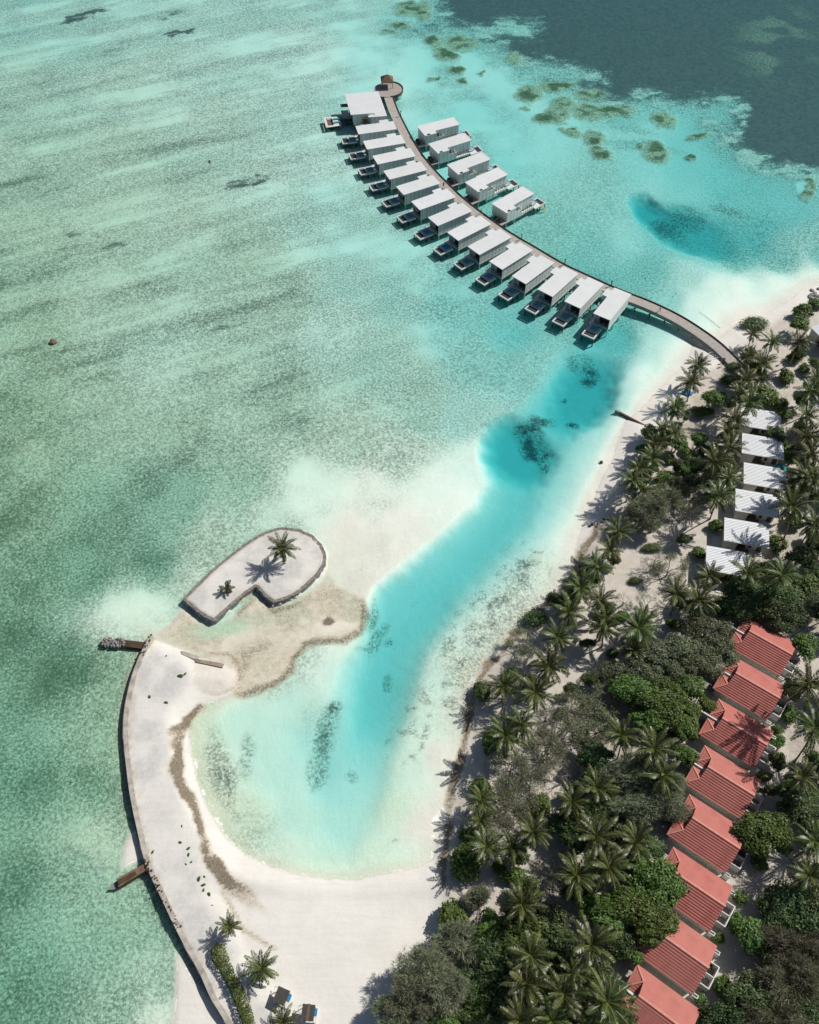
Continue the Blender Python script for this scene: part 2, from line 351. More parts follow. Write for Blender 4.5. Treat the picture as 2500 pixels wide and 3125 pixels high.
for q in [(1117,912,30,36,0,.9),(1135,945,30,14,-10,.85),(1140,880,24,10,20,.7),(1160,880,16,8,0,.7),(1210,882,15,7,25,.8),(1147,970,9,20,0,.7),(1245,775,22,20,-10,.8),(1222,750,30,20,0,.45),(1187,825,6,5,0,.8),(1102,887,7,4,0,.7),
          (700,1495,14,28,20,.9),(683,1560,22,34,20,.75),(665,1620,26,46,12,.6),(690,1520,20,40,22,.5),(740,1632,16,14,0,.6),(790,1345,14,50,28,.55),(760,1358,20,8,-15,.7),(782,1290,9,40,5,.55),
          (455,1560,30,46,5,.25),(520,1590,20,60,5,.42),(470,1620,30,70,-8,.6),(475,1660,22,50,-8,.55),(500,1720,16,14,0,.5),(830,1770,14,6,-30,.6),(1100,1215,24,14,-25,.7),(1110,1190,26,12,-15,.6),(1080,1240,24,10,-35,.6),(1050,1270,20,10,-30,.55),(815,1430,10,18,0,.5),(815,1345,8,8,0,.6),(868,1265,9,5,0,.4)]:
    big_ = q[1] < 1060 and q[0] > 1090
    put(sstep(1.35, .35, ell(*q[:5]))*q[5]*(.8 if big_ else .55)*(.45+.75*sstep(.34, .62, fbm(GX/2.2, GY/2.2, 4, 43))), cov=.97, grn=None if big_ else .35)
COV = np.clip(COV+sstep(.52, .72, fbm(GX/1.6, GY/1.6, 3, 41))*.30*sstep(70, 20, line_d(OX, OY, [(1110,1180),(1060,1260),(1000,1330),(960,1400),(930,1470),(860,1560)]))*sstep(0, -.01, Z), 0, 1)
# deep blue hole in the lagoon at the right, reefs beyond it
put(sstep(1.2, .35, ell(1440, 480, 112, 44, 24)), z=-3.0, cov=.18)
put(sstep(1.2, .4, ell(1380, 445, 66, 26, 40)), z=-2.8, cov=.1)
put(sstep(1.3, .1, ell(1480, 492, 135, 62, 15))*.85, z=-2.3)
put(sstep(1.3, .3, ell(1405, 470, 40, 24, 10))*.75, cov=.72)
put(sstep(1.3, .3, ell(1450, 452, 46, 20, 5))*.5, cov=.65)
put(sstep(1.3, .5, ell(1540, 435, 46, 8, 15))*.5, cov=.8)
REEF = ov(*cT, [(300,-500),(300,-60),(290,20),(330,75),(230,95),(140,105),(330,105),(660,95),(560,112),(430,130),(480,175),(545,185),(600,240),(700,232),(860,270),(910,290),(760,295),(690,300),(830,340),(870,385),(1000,400),(1050,360),(1150,370),(1280,385),(1330,370),(1440,375),(1390,410),(1430,480),(1300,455),(1345,490),(1380,545),(1460,590),(1560,620),(1725,660),(1900,700),(3600,1100),(3600,-500)])
s3 = (fbm(GX/9, GY/6, 4, 17)-.5); s4 = (fbm(GX/9, GY/6, 4, 19)-.5)
s5 = (fbm(GX/2.2, GY/1.6, 3, 13)-.5)
sd = poly_sd(NX+s3*30, NY+s4*22+s5*14, REEF)
put(sstep(60, -10, sd)*.55, z=-1.0, cov=.42)
put(sstep(26, -42, sd+(fbm(GX/3, GY/2, 4, 18)-.5)*30)*.98, z=-.66, cov=1.0, grn=0)
put(sstep(0, -60, sd), z=-.62)
put(sstep(26, 2, np.abs(sd+4))*sstep(.50, .62, fbm(GX/7, GY/3.5, 4, 23))*sstep(820, 900, OX), z=-.7, cov=.22, grn=.15)
shoal = ell(1640, 90, 130, 130, 20); put(sstep(1.1, .3, shoal)*.75*sstep(.42, .62, fbm(GX/12, GY/9, 4, 51)), z=-.5, cov=.62, grn=.5)
put(sstep(1.2, .4, ell(1360, 305, 100, 14, 6))*.65, z=-1.0, cov=.3, grn=.1)
put(sstep(1.2, .4, ell(1330, 268, 60, 9, 12))*.4, z=-1.0, cov=.4, grn=.1)
HEADS = [(c[0], c[1], a, b, r) for (u, v, a, b, r) in [(200,25,60,22,-5),(240,50,30,14,0),(150,88,42,12,0),(110,118,30,9,-5),(380,155,62,24,5),(275,150,30,16,10),(320,195,48,20,20),(365,255,30,14,0),(285,287,24,8,0),(385,290,16,7,0),(455,266,14,6,0),(580,215,26,20,10),
          (635,345,50,28,0),(615,398,20,8,0),(740,318,60,16,-3),(760,385,42,22,5),(740,425,44,30,10),(690,440,40,18,0),(870,350,60,20,0),(860,415,60,24,8),(950,415,80,22,-5),(1140,445,42,26,10),(800,490,40,14,10),(880,515,36,24,0),(900,570,40,20,20),(1120,565,46,30,10),(1055,545,10,8,0),(1250,582,18,10,0),(1265,500,40,11,-8),(1680,700,30,32,0)]
          for c in [ov(*cT, [(u, v)])[0]] for (a, b, r) in [(a/1.786, b/1.786, r)]]
for cx, cy, a, b, r in HEADS:
    e = ell(cx, cy, a*1.08, b*1.15, r); n = fbm(GX/3.2, GY/2.6, 3, 61)
    put(sstep(1.35, .7, e), z=-.45, cov=.45, grn=1.0)
    put(sstep(1.05, .4, e)*sstep(.34, .62, n)*.9, cov=1.0)
put(sstep(1.0, .7, ell(1687, 387, 16, 12)), z=-1.0, cov=.05, grn=0)
# rubble flats round the islet
FLAT = ov(*c7, [(300,660),(380,590),(450,520),(560,600),(615,625),(700,560),(840,440),(925,525),(1060,480),(1200,340),(1290,420),(1390,480),(1410,560),(1380,650),(1300,700),(1180,700),(1090,720),(1040,790),(1000,860),(940,920),(860,960),(770,985),(700,990),(747,900),(660,830),(440,750),(320,700)])
sd = poly_sd(NX, NY, FLAT)
n = fbm(GX/5, GY/5, 4, 71)
put(sstep(6, -10, sd), z=-.035, cov=.02, grn=.2, rub=.30)
put(sstep(6, -20, sd)*sstep(1.2, .4, ell(560, 1275, 110, 30, -20, .5)), z=.02, rub=.30, grn=0.0)
put(sstep(6, -20, sd)*sstep(1.25, .5, ell(700, 1300, 62, 34, -5, .5)), z=.12, rub=.13, grn=0, cov=0)
put(sstep(6, -20, sd)*sstep(1.25, .5, ell(600, 1235, 90, 26, -25, .5)), z=.07, rub=.26, grn=0, cov=0)
put(sstep(8, -14, sd)*sstep(.45, .68, fbm(GX/4.5, GY/4.5, 4, 73))*.55, rub=.62, grn=.3)
put(sstep(6, -20, sd)*sstep(1.3, .3, ell(545, 1390, 70, 60, -30, .5)), z=-.07, rub=.55, grn=.55)
put(sstep(6, -10, sd)*sstep(1.3, .3, ell(420, 1330, 80, 26, -10, .5)), z=-.08, rub=.40, grn=.8)
put(sstep(1.2, .6, ell(690, 1308, 14, 10)), rub=.9)
mz = fbm(GX/8, GY/6, 4, 75); put(sstep(6, -10, sd)*sstep(.52, .70, mz)*.45, z=.03, rub=.16, grn=.05); put(sstep(6, -10, sd)*sstep(.47, .36, mz)*.7, z=-.12, rub=.42, grn=.6)
put(sstep(8, -8, sd)*sstep(1.3, .3, ell(470, 1322, 66, 20, -8, .5))*.9, z=-.2, rub=.2, grn=.9)
rim = np.abs(sd)+6*(WX < 440)
put(sstep(13, 3, rim)*sstep(480, 520, OX)*sstep(1230, 1290, OY)*.7, rub=.85)
# land
NX2 = OX+w1*6+s1*5; NY2 = OY+w2*6+s2*5
sdl = poly_sd(NX2, NY2, LAND)
shal = sstep(0, 46, sdl); Z = np.where(sdl > 0, np.minimum(Z*(.15+.85*shal), -0.015), Z)
onland = sdl <= 0
zl = 0.03+np.minimum(-sdl*.022, 1.0)
beach = sstep(1840, 1900, OY)*sstep(960, 900, OX); zl = zl*(1-beach)+np.minimum(zl, .45)*beach
Z = np.where(onland, zl+(fbm(GX/6, GY/6, 3, 81)-.5)*.10*np.clip(zl*3, 0, 1), Z)
COV = np.where(onland, 0, COV); GRN = np.where(onland, 0, GRN)
# water-side sand outside the sea wall at the foot of the picture and beside the groyne
for P_ in (ov(*c8, [(395,1050),(440,1060),(520,1200),(620,1330),(720,1460),(390,1480)]), ov(*c8, [(190,370),(245,560),(110,620),(120,500)])):
    s_ = poly_sd(OX, OY, P_); put(sstep(8, -14, s_), z=.06, cov=.0, grn=0)
# raised spit behind the wall, raised islet
sdwall = poly_sd(OX, OY, WALL+[(1500,2400),(1500,1300),(330,1300)])
left = [(x-60, y) for x, y in WALL]
inner = left+SPIT[len(WALL):]
sdi = poly_sd(NX2, NY2, inner)
ws = sstep(6, -44, sdi)*(sdwall < 0)*(OY > 1335)
Z = Z*(1-ws)+(1.12+(fbm(GX/4, GY/4, 3, 91)-.5)*.16)*ws
COV *= (1-ws); GRN *= (1-ws); RUB *= (1-ws)
near = sstep(30, 6, -sdwall)*(sdwall < 0); RUB = np.maximum(RUB, near*.35*sstep(.35, .6, fbm(GX/1.5, GY/1.5, 3, 95))*(OY > 1350))
RUB = np.maximum(RUB, sstep(19, 5, line_d(NX, NY, SPITDRIFT)+(fbm(GX/3.5, GY/3.5, 3, 57)-.5)*34)*(.25+1.15*fbm(GX/2.4, GY/2.4, 3, 97))*sstep(1960, 1850, OY))
RUB = np.maximum(RUB, sstep(9, 3, line_d(NX, NY, [(470,1880),(520,1960),(580,2000)]))*.45)
RUB = np.maximum(RUB, sstep(16, 3, line_d(NX, NY, DRIFT)+(fbm(GX/4, GY/4, 3, 58)-.5)*22)*(.45+.6*fbm(GX/3, GY/3, 3, 99)))
e = np.abs(ell(452, 1420, 50, 42, 0, .5)-1)*45; put(sstep(9, 2, e)*(OX > 430)*(OX < 560)*.8, rub=.7)
put(sstep(1.15, .8, ell(448, 1422, 54, 44, 0, .6))*(sdi > -6), rub=.26)
sis = poly_sd(OX, OY, ISLET); wi = (sis < -1.0)
Z = np.where(wi, 1.12+(fbm(GX/3, GY/3, 3, 93)-.5)*.1, Z); COV = np.where(wi, 0, COV); GRN = np.where(wi, 0, GRN); RUB = np.where(wi, sstep(-16, -4, sis)*.4, RUB)
put((sis > -1)*sstep(13, 5, sis)*sstep(700, 500, OX)*(OY < 1265), cov=.35, grn=1.0, rub=.3)
put(sstep(26, 8, line_d(NX, NY, WALL))*(sdwall > 0)*(OY > 1370)*(OY < 1660), cov=.55, grn=1.0, rub=.3)
INL = sstep(6, -18, poly_sd(NX2, NY2, VEG)); WAVE = sstep(.46, .60, fbm(U*0+GX/3, GY/3, 3, 62))
GRY = np.maximum(ws, wi*1.0)*(.25+.75*sstep(.34, .66, fbm(GX/4, GY/4, 5, 55)))
MASK = np.stack([np.clip(COV, 0, 1), np.clip(GRN, 0, 1), np.clip(RUB, 0, 1), np.clip(INL, 0, 1)], 1)
GREYV = np.clip(GRY, 0, 1)
LIT = np.maximum(sstep(10, -40, poly_sd(NX2, NY2, [(930,2200),(1000,1960),(1110,1800),(1180,1700),(1230,1560),(1280,1400),(1400,1330),(1520,1320),(1500,1420),(1440,1560),(1400,1700),(1370,1830),(1320,1980),(1290,2200)])),
    np.maximum(sstep(10, -30, poly_sd(NX2, NY2, [(1640,1500),(1660,1700),(1640,1850),(1580,1950),(1540,2200),(1900,2200),(1900,1500)])), sstep(10, -30, poly_sd(NX2, NY2, [(1480,1230),(1530,1190),(1640,1180),(1900,1150),(1900,1400),(1700,1360),(1560,1290)]))))
LIT = np.maximum(LIT*(.5+.5*fbm(GX/4, GY/4, 3, 66)), .55*sstep(.52, .66, fbm(GX/7, GY/7, 4, 67))*INL)
nx_, ny_ = len(xs), len(ys)
idx = np.arange(nx_*ny_).reshape(ny_, nx_)
Q = np.stack([idx[:-1, :-1], idx[:-1, 1:], idx[1:, 1:], idx[1:, :-1]], -1).reshape(-1, 4)
ZG = Z.reshape(ny_, nx_)
def gz(x, y):
    i = int(np.clip(np.searchsorted(xs, x)-1, 0, nx_-2)); j = int(np.clip(np.searchsorted(ys, y)-1, 0, ny_-2))
    return float(ZG[j, i])

t = NT('sand_and_seabed')
P = t.pos(); at_ = t.attr('mask'); sp = t.node('ShaderNodeSeparateColor'); t.l.new(at_, sp.inputs[0])
cov, grn, rub = sp.outputs[0], sp.outputs[1], sp.outputs[2]; inl = t.attr('mask', 'Alpha'); zz = t.sep(P)[2]
big = t.ramp(t.noise(P, 0.12, 4, 0.6), 0.3, 0.7)
med = t.ramp(t.noise(P, 0.8, 3, 0.6), 0.3, 0.7)
fin = t.ramp(t.noise(P, 3.2, 3, 0.65), 0.3, 0.7)
grit = t.noise(P, 9.0, 2, 0.6)
sand = t.mix(big, (0.80,0.77,0.71), (0.73,0.70,0.645))
undw = t.ramp(zz, -0.16, -0.02, 1, 0)
sand = t.mix(undw, sand, t.mix(big, (0.88,0.90,0.835), (0.83,0.86,0.785)))
inlc = t.mix(med, (0.60,0.555,0.49), (0.52,0.475,0.41))
lit = t.attr('litter', 'Fac')
inlc = t.mix(t.math('MULTIPLY', lit, t.ramp(t.noise(P, 1.6, 4, .75), .35, .62, .35, 1)), inlc, (0.27,0.235,0.175))
c = t.mix(inl, sand, inlc)
c = t.mix(t.math('MULTIPLY', t.attr('greysand', 'Fac'), t.ramp(t.noise(P, 1.3, 4, .7), .3, .7, .35, .95)), c, (0.53,0.53,0.525))
wet = t.math('MULTIPLY', t.ramp(zz, -0.01, 0.09, 1, 0), t.math('GREATER_THAN', zz, -0.012))
c = t.mix(t.math('MULTIPLY', wet, .38), c, (0.50,0.455,0.385))
trk = t.ramp(t.noise(t.mapping(P, (.16, 1.5, 1), (0, 0, rad(24))), 1.0, 4, .7), .45, .62)
c = t.mix(t.math('MULTIPLY', trk, t.math('MULTIPLY', t.math('GREATER_THAN', zz, 0.0), .16)), c, (0.55,0.52,0.47))
c = t.mix(t.math('MULTIPLY', grit, t.math('ADD', 0.14, t.math('MULTIPLY', t.attr('greysand', 'Fac'), .30))), c, (0.36,0.34,0.31))
under = t.math('LESS_THAN', zz, -0.012)
algae = t.mix(fin, (0.54,0.70,0.48), (0.32,0.47,0.29))
c = t.mix(t.math('MULTIPLY', grn, 0.85), c, algae)
# mottle of the bed: rubble tone plus ripple light painted into the colour
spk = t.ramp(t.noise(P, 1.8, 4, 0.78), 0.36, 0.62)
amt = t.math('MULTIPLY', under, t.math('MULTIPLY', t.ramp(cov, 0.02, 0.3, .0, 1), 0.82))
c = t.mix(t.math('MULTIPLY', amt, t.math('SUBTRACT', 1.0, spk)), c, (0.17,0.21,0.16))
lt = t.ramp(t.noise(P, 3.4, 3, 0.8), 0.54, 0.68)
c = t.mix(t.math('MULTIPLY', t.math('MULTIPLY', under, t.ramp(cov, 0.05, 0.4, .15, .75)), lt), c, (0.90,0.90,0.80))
# weed and coral: fine threshold noise whose share of the bed is the cover
nn = t.math('ADD', t.math('MULTIPLY', t.math('SUBTRACT', t.noise(P, 1.9, 4, 0.75), 0.5), 2.3), 0.5)
thr = t.math('SUBTRACT', 1.12, t.math('MULTIPLY', cov, 1.22))
f = t.ramp(t.math('SUBTRACT', nn, thr), -0.22, 0.30)
covc = t.mix(grn, t.mix(med, (0.080,0.108,0.115), (0.125,0.155,0.155)), t.mix(med, (0.06,0.115,0.065), (0.13,0.20,0.115)))
c = t.mix(t.math('MULTIPLY', f, t.ramp(cov, .3, .95, .72, .97)), c, covc)
c = t.mix(t.ramp(rub, .03, .5, 0, .85), c, t.mix(med, (0.64,0.57,0.475), (0.50,0.44,0.34)))
# rubble, drift and dead coral
nr = t.math('ADD', t.math('MULTIPLY', t.math('SUBTRACT', t.noise(P, 2.4, 4, 0.75), 0.5), 2.0), 0.5)
fr = t.ramp(t.math('SUBTRACT', nr, t.math('SUBTRACT', 1.22, t.math('MULTIPLY', rub, 1.3))), -0.26, 0.26)
c = t.mix(t.math('MULTIPLY', fr, t.ramp(rub, .3, .8, .5, .88)), c, t.mix(fin, (0.25,0.205,0.145), (0.115,0.09,0.062)))
foam = t.math('MULTIPLY', t.math('MULTIPLY', t.math('GREATER_THAN', zz, -0.022), t.math('LESS_THAN', zz, 0.012)), t.ramp(t.noise(P, 0.5, 4, .7), .52, .60))
foam = t.math('MULTIPLY', foam, t.ramp(rub, .02, .12, 1, 0))
c = t.mix(t.math('MULTIPLY', foam, .7), c, (0.9,0.9,0.88))
h = t.math('ADD', t.math('MULTIPLY', t.noise(P, 0.9, 4, 0.6), 0.10), t.math('MULTIPLY', t.noise(P, 5.0, 3, 0.6), 0.03))
t.bump(h, 0.6, 1.0)
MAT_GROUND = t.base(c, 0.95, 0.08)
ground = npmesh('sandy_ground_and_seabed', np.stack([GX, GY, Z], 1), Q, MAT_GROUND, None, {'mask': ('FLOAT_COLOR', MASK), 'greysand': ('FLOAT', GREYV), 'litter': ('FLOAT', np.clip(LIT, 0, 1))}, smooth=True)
tag(ground, kind='structure')

# water: a closed body whose own absorption makes the colour, with a rippled surface
t = NT('sea_water')
t.n.remove(t.b)
P = t.pos()
h = t.math('ADD', t.math('MULTIPLY', t.noise(t.mapping(P, (1, .55, 1), (0, 0, rad(28))), 0.55, 3, 0.6), 0.5), t.math('MULTIPLY', t.noise(t.mapping(P, (1, .6, 1), (0, 0, rad(-15))), 1.6, 3, 0.6), 0.22))
bp = t.node('ShaderNodeBump'); t.l.new(h, bp.inputs['Height']); bp.inputs['Strength'].default_value = 0.42; bp.inputs['Distance'].default_value = 0.26
tr = t.node('ShaderNodeBsdfTransparent'); gl = t.node('ShaderNodeBsdfGlossy'); gl.inputs['Roughness'].default_value = 0.09
t.l.new(bp.outputs[0], gl.inputs['Normal'])
fr_ = t.node('ShaderNodeFresnel'); fr_.inputs[0].default_value = 1.33; t.l.new(bp.outputs[0], fr_.inputs['Normal'])
mx = t.node('ShaderNodeMixShader'); t.l.new(fr_.outputs[0], mx.inputs[0]); t.l.new(tr.outputs[0], mx.inputs[1]); t.l.new(gl.outputs[0], mx.inputs[2])
t.l.new(mx.outputs[0], t.out.inputs['Surface'])
va = t.node('ShaderNodeVolumeAbsorption'); va.inputs['Color'].default_value = (1-.40, 1-.098, 1-.080, 1); va.inputs['Density'].default_value = 1.0
t.l.new(va.outputs[0], t.out.inputs['Volume'])
MAT_WATER = t.m
b = MB(); b.box(-5900, 5900, -2900, 8900, -14, 0)
tag(b.build('lagoon_water', MAT_WATER), kind='structure')
# ------------------------------------------------------------------ materials of the built things
M_ROOF = None
t = NT('painted_metal_roof'); v = t.coord(); s = t.sep(v)
q = t.math('FRACT', t.math('DIVIDE', s[1], 0.42)); ln = t.math('LESS_THAN', q, 0.16)
blo = t.ramp(t.noise(v, 0.5, 4, 0.6), 0.3, 0.75); strk = t.ramp(t.noise(t.mapping(v, (0.25, 3, 1)), 1.2, 4, 0.7), 0.35, 0.75)
c = t.mix(blo, (0.76,0.77,0.77), (0.69,0.70,0.70)); c = t.mix(t.math('MULTIPLY', strk, .35), c, (0.56,0.565,0.55))
c = t.mix(t.math('MULTIPLY', ln, .45), c, (0.42,0.43,0.43)); oi = t.node('ShaderNodeObjectInfo'); c = t.mix(t.math('MULTIPLY', oi.outputs['Random'], .30), c, (0.54,0.55,0.545)); M_ROOF = t.base(c, 0.45, 0.4)
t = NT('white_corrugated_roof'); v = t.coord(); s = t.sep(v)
q = t.math('FRACT', t.math('DIVIDE', s[1], 0.41)); ln = t.ramp(t.math('ABSOLUTE', t.math('SUBTRACT', q, .5)), 0.10, 0.24, 1, 0)  # dark stripe along each rib: corrugation shading painted into the colour
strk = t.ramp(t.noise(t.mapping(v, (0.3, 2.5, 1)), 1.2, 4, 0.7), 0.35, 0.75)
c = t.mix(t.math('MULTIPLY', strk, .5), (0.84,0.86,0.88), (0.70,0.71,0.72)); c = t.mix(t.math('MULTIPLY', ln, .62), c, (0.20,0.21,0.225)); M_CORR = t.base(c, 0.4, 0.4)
t = NT('panelled_villa_wall'); v = t.coord(); s = t.sep(v)
q = t.math('FRACT', t.math('DIVIDE', t.math('ADD', s[0], s[1]), 1.35)); ln = t.math('LESS_THAN', q, 0.10)
stn = t.ramp(t.noise(t.mapping(v, (1, 1, .35)), 0.9, 4, .65), .35, .75)
c = t.mix(stn, (0.74,0.77,0.75), (0.64,0.70,0.63)); c = t.mix(t.math('MULTIPLY', ln, .7), c, (0.22,0.23,0.22)); M_VWALL = t.base(c, .7, .25)
M_WHITE = worn('white_paint', (0.74,0.73,0.71), .8, 2.0)
M_CREAM = worn('cream_render', (0.66,0.64,0.58), .78, 1.2)
M_TEAK = planks('grey_decking', (0.47,0.43,0.385), (0.36,0.325,0.29), 0, 0.22)
M_DARKWOOD = worn('dark_timber', (0.085,0.07,0.06), .7, 3.0)
M_BROWN = worn('brown_timber', (0.17,0.12,0.085), .6, 2.0)
M_PILE = worn('pile', (0.30,0.29,0.26), .5, 2.0)
M_GREY = worn('grey_deck_board', (0.66,0.66,0.655), .85, 2.0)
M_NET = worn('dark_net', (0.035,0.045,0.05), .8, 6.0)
t = NT('tinted_glass'); M_GLASS = t.base((0.035,0.05,0.055), 0.08, 0.6)
M_CURTAIN = worn('curtain', (0.40,0.43,0.42), .7, 6.0)
M_BLUE = worn('blue_cushion', (0.06,0.30,0.55), .85, 5.0, .8)
M_TEALC = worn('teal_cushion', (0.09,0.38,0.42), .85, 5.0, .8)
M_PALEC = worn('pale_cushion', (0.35,0.55,0.62), .85, 5.0, .8)
M_THATCH = worn('thatch', (0.20,0.13,0.09), .5, 6.0, .9)
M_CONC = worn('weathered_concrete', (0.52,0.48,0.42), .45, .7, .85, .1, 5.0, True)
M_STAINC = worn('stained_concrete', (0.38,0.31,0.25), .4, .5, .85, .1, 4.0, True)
M_RUST = worn('rusty_boards', (0.105,0.066,0.045), .5, 1.0, .85, .1, 6.0, True)
M_ROCK = worn('dark_coral_rock', (0.30,0.285,0.27), .33, 2.2, .95, .05, 7.0, True)
M_PALE = worn('pale_rock', (0.55,0.52,0.47), .6, 2.0, .95, .05)
M_TILE = None
t = NT('red_roof_tiles'); v = t.coord()
a = t.ramp(t.noise(v, .45, 4, .65), .35, .75); b_ = t.ramp(t.noise(v, 7, 2, .5), .3, .7)
oi = t.node('ShaderNodeObjectInfo')
c = t.mix(a, (0.48,0.165,0.138), (0.39,0.122,0.10)); c = t.mix(t.math('MULTIPLY', b_, .25), c, (0.42,0.14,0.11))
lich = t.math('MULTIPLY', t.ramp(t.noise(v, .33, 5, .7), .5, .72), t.ramp(oi.outputs['Random'], .3, 1, 0.05, .5)); c = t.mix(lich, c, (0.30,0.22,0.16))
c = t.mix(t.math('MULTIPLY', oi.outputs['Random'], .18), c, (0.50,0.24,0.19)); M_TILE = t.base(c, .75, .2)
t = NT('ridge_tiles'); M_RIDGE = t.base(t.mix(t.ramp(t.noise(t.coord(), 3, 3, .6), .3, .7), (0.68,0.32,0.26), (0.58,0.24,0.19)), .7, .2)
M_TEALP = worn('turquoise_canvas', (0.03,0.30,0.27), .7, 2.0, .8)

ORD = ['first','second','third','fourth','fifth','sixth','seventh','eighth','ninth','tenth','eleventh','twelfth','thirteenth','fourteenth','fifteenth']

# ------------------------------------------------------------------ overwater villas
RZ = 4.6
def villa(right):
    """origin at the jetty end; +x runs out to sea; the side wing lies at -y. Heights above the water."""
    r = empty('overwater_villa')
    P = lambda pts: [(x, -y) for x, y in pts]
    b = MB()
    if right:
        b.prism(P([(0.1,0),(12.9,0),(12.9,4.7),(4.1,4.7),(4.1,6.1),(1.9,6.1),(1.9,5.35),(0.9,5.35),(0.9,6.1),(0.1,6.1)]), RZ-.14, RZ)
        L = 12.9
    else:
        b.prism(P([(0,0),(12.1,0),(12.1,4.8),(4.35,4.8),(4.35,6.2),(1.5,6.2),(1.5,4.8),(0,4.8)]), RZ-.14, RZ); L = 12.1
    b.build('roof', M_ROOF, r)
    b = MB(); b.box(L-.09, L+.02, -4.75, -.02, RZ-.13, RZ+.05); b.build('fascia', M_WHITE, r)
    b = MB(); b.box(.5, L-.35, -4.55, -.25, 1.1, 1.32); b.build('floor', M_GREY, r)
    w = MB()
    w.box(.55, L-.5, -.36, -.24, 1.324, RZ-.144)               # long wall towards the near side
    w.box(4.1, L-.5, -4.52, -4.40, 1.324, RZ-.144)
    w.box(.43, .55, -5.95 if right else -4.52, -.24, 1.0, RZ-.144)
    w.box(L-2.1, L-1.98, -4.40, -3.6, 1.324, RZ-.144)
    w.box(.55, 4.1, -6.02, -5.9, .95, RZ-.144); w.box(3.98, 4.1, -5.9, -4.52, .95, RZ-.144)
    w.box(.55, L-.5, -.235, -.205, .95, 1.32)
    w.build('wall', M_VWALL, r)
    w = MB(); w.box(4.1, 6.6, -6.02, -5.92, .9, 3.1); w.box(6.5, 6.6, -5.92, -4.52, .9, 3.1); w.box(4.12, 6.48, -5.9, -4.54, .95, 1.12); w.build('court_wall', M_VWALL, r)
    w = MB(); w.box(4.62, 5.5, -4.56, -4.525, 1.33, 3.5); w.build('door', M_BROWN, r)
    w = MB(); w.box(L-2.1, L-2.02, -3.6, -.36, 1.35, RZ-.144); o = w.build('window', M_GLASS, r)
    w = MB()
    for k in range(5): w.box(L-2.16, L-2.105, -.42-k*.78-.06, -.42-k*.78+.02, 1.35, RZ-.144)
    w.box(L-2.16, L-2.105, -3.6, -.36, 3.55, 3.65); w.build('frame', M_WHITE, o)
    w = MB(); w.box(L-2.3, L-2.24, -2.5, -1.5, 1.4, 4.2); w.box(L-2.3, L-2.24, -.9, -.5, 1.4, 4.2); w.build('curtain', M_CURTAIN, r)
    w = MB(); w.box(L-1.8, L-1.2, -3.0, -2.2, 1.324, 1.75); w.box(L-1.5, L-1.0, -1.7, -1.1, 1.324, 1.8); w.build('porch_furniture', M_DARKWOOD, r)
    for x in (1.2, 4.6, 8.0, L-.8):
        for y in (-.5, -4.3):
            w = MB(); w.box(x-.11, x+.11, y-.11, y+.11, -3.2, 1.1); w.build('pile', M_WHITE if x > 8.5 or right else M_PILE, r)
    if right:
        for x in (.65, 3.9): w = MB(); w.box(x-.1, x+.1, -5.9, -5.7, -3.2, .95); w.build('pile', M_WHITE, r)
    # entry platform against the jetty
    w = MB(); w.box(-2.3 if right else -.9, .42, -6.4 if right else -2.2, -2.6 if right else -.3, 1.42, 1.6); w.build('entry_platform', M_TEAK, r)
    if right: w = MB(); w.box(-1.9, -.9, -5.2, -4.2, 1.6, 2.35); w.build('planter', M_DARKWOOD, r); w = MB(); w.box(-1.5, -.4, -3.0, -2.7, 1.6, 2.2); w.build('bench', M_DARKWOOD, r)
    # walkway down to the pool deck
    if right: dx0, dx1, y0, y1, wy0, wy1, wx = 11.5, 15.9, 3.35, 6.75, 5.05, 6.0, 6.6
    else: dx0, dx1, y0, y1, wy0, wy1, wx = 12.4, 16.9, 1.6, 5.0, 4.7, 5.6, 8.2
    w = MB(); w.box(wx, dx0, -wy1, -wy0, 1.02, 1.14); w.box(wx, dx0, -wy1, -wy1+.08, .8, 1.02)
    if not right: w.box(L-.5, dx0+.1, -4.7, -3.4, 1.02, 1.14)
    w.build('walkway', M_GREY, r)
    w = MB(); n = 6
    for sy in ((wy1-.06,) if not right else (wy1-.06, wy0+.06)):
        for k in range(n+1): x = wx+.1+(dx0-wx-.1)*k/n; w.box(x-.035, x+.035, -sy-.035, -sy+.035, 1.14, 2.05)
        w.box(wx, dx0, -sy-.04, -sy+.04, 2.02, 2.1)
    if not right:
        for k in range(6): y = .4+k*.6; w.box(L-.55, L-.48, -y-.04, -y+.04, 1.32, 2.2)
        w.box(L-.56, L-.47, -4.3, -.3, 2.18, 2.26)
    w.build('railing', M_DARKWOOD if not right else M_BROWN, r)
    d = MB(); px0 = dx0+(2.45 if right else 2.5)
    d.box(dx0, px0, -y1, -y0, 1.0, 1.2); d.box(px0, dx1, -y1, -y1+.26, 1.0, 1.2); d.box(px0, dx1, -y0-.26, -y0, 1.0, 1.2); d.box(dx1-.3, dx1, -y1+.26, -y0-.26, 1.0, 1.2)
    dk = d.build('pool_deck', M_WHITE if right else M_GREY, r)
    d = MB(); d.box(px0, dx1-.3, -y1+.26, -y0-.26, .86, .94); d.build('net', M_NET, dk)
    d = MB(); e = .045
    for (a0, a1, b0, b1) in ((dx0-e, dx1+e, -y1-e, -y1), (dx0-e, dx1+e, -y0, -y0+e), (dx1, dx1+e, -y1, -y0)): d.box(a0, a1, b0, b1, .86, 1.24)
    d.build('deck_rim', M_WHITE, dk)
    for x in (dx0+.3, (dx0+dx1)/2, dx1-.2):
        for y in (y0+.15, y1-.15):
            w = MB(); w.box(x-.12, x+.12, -y-.12, -y+.12, -3.2, 1.0); w.build('pile', M_PILE if right else M_DARKWOOD, r)
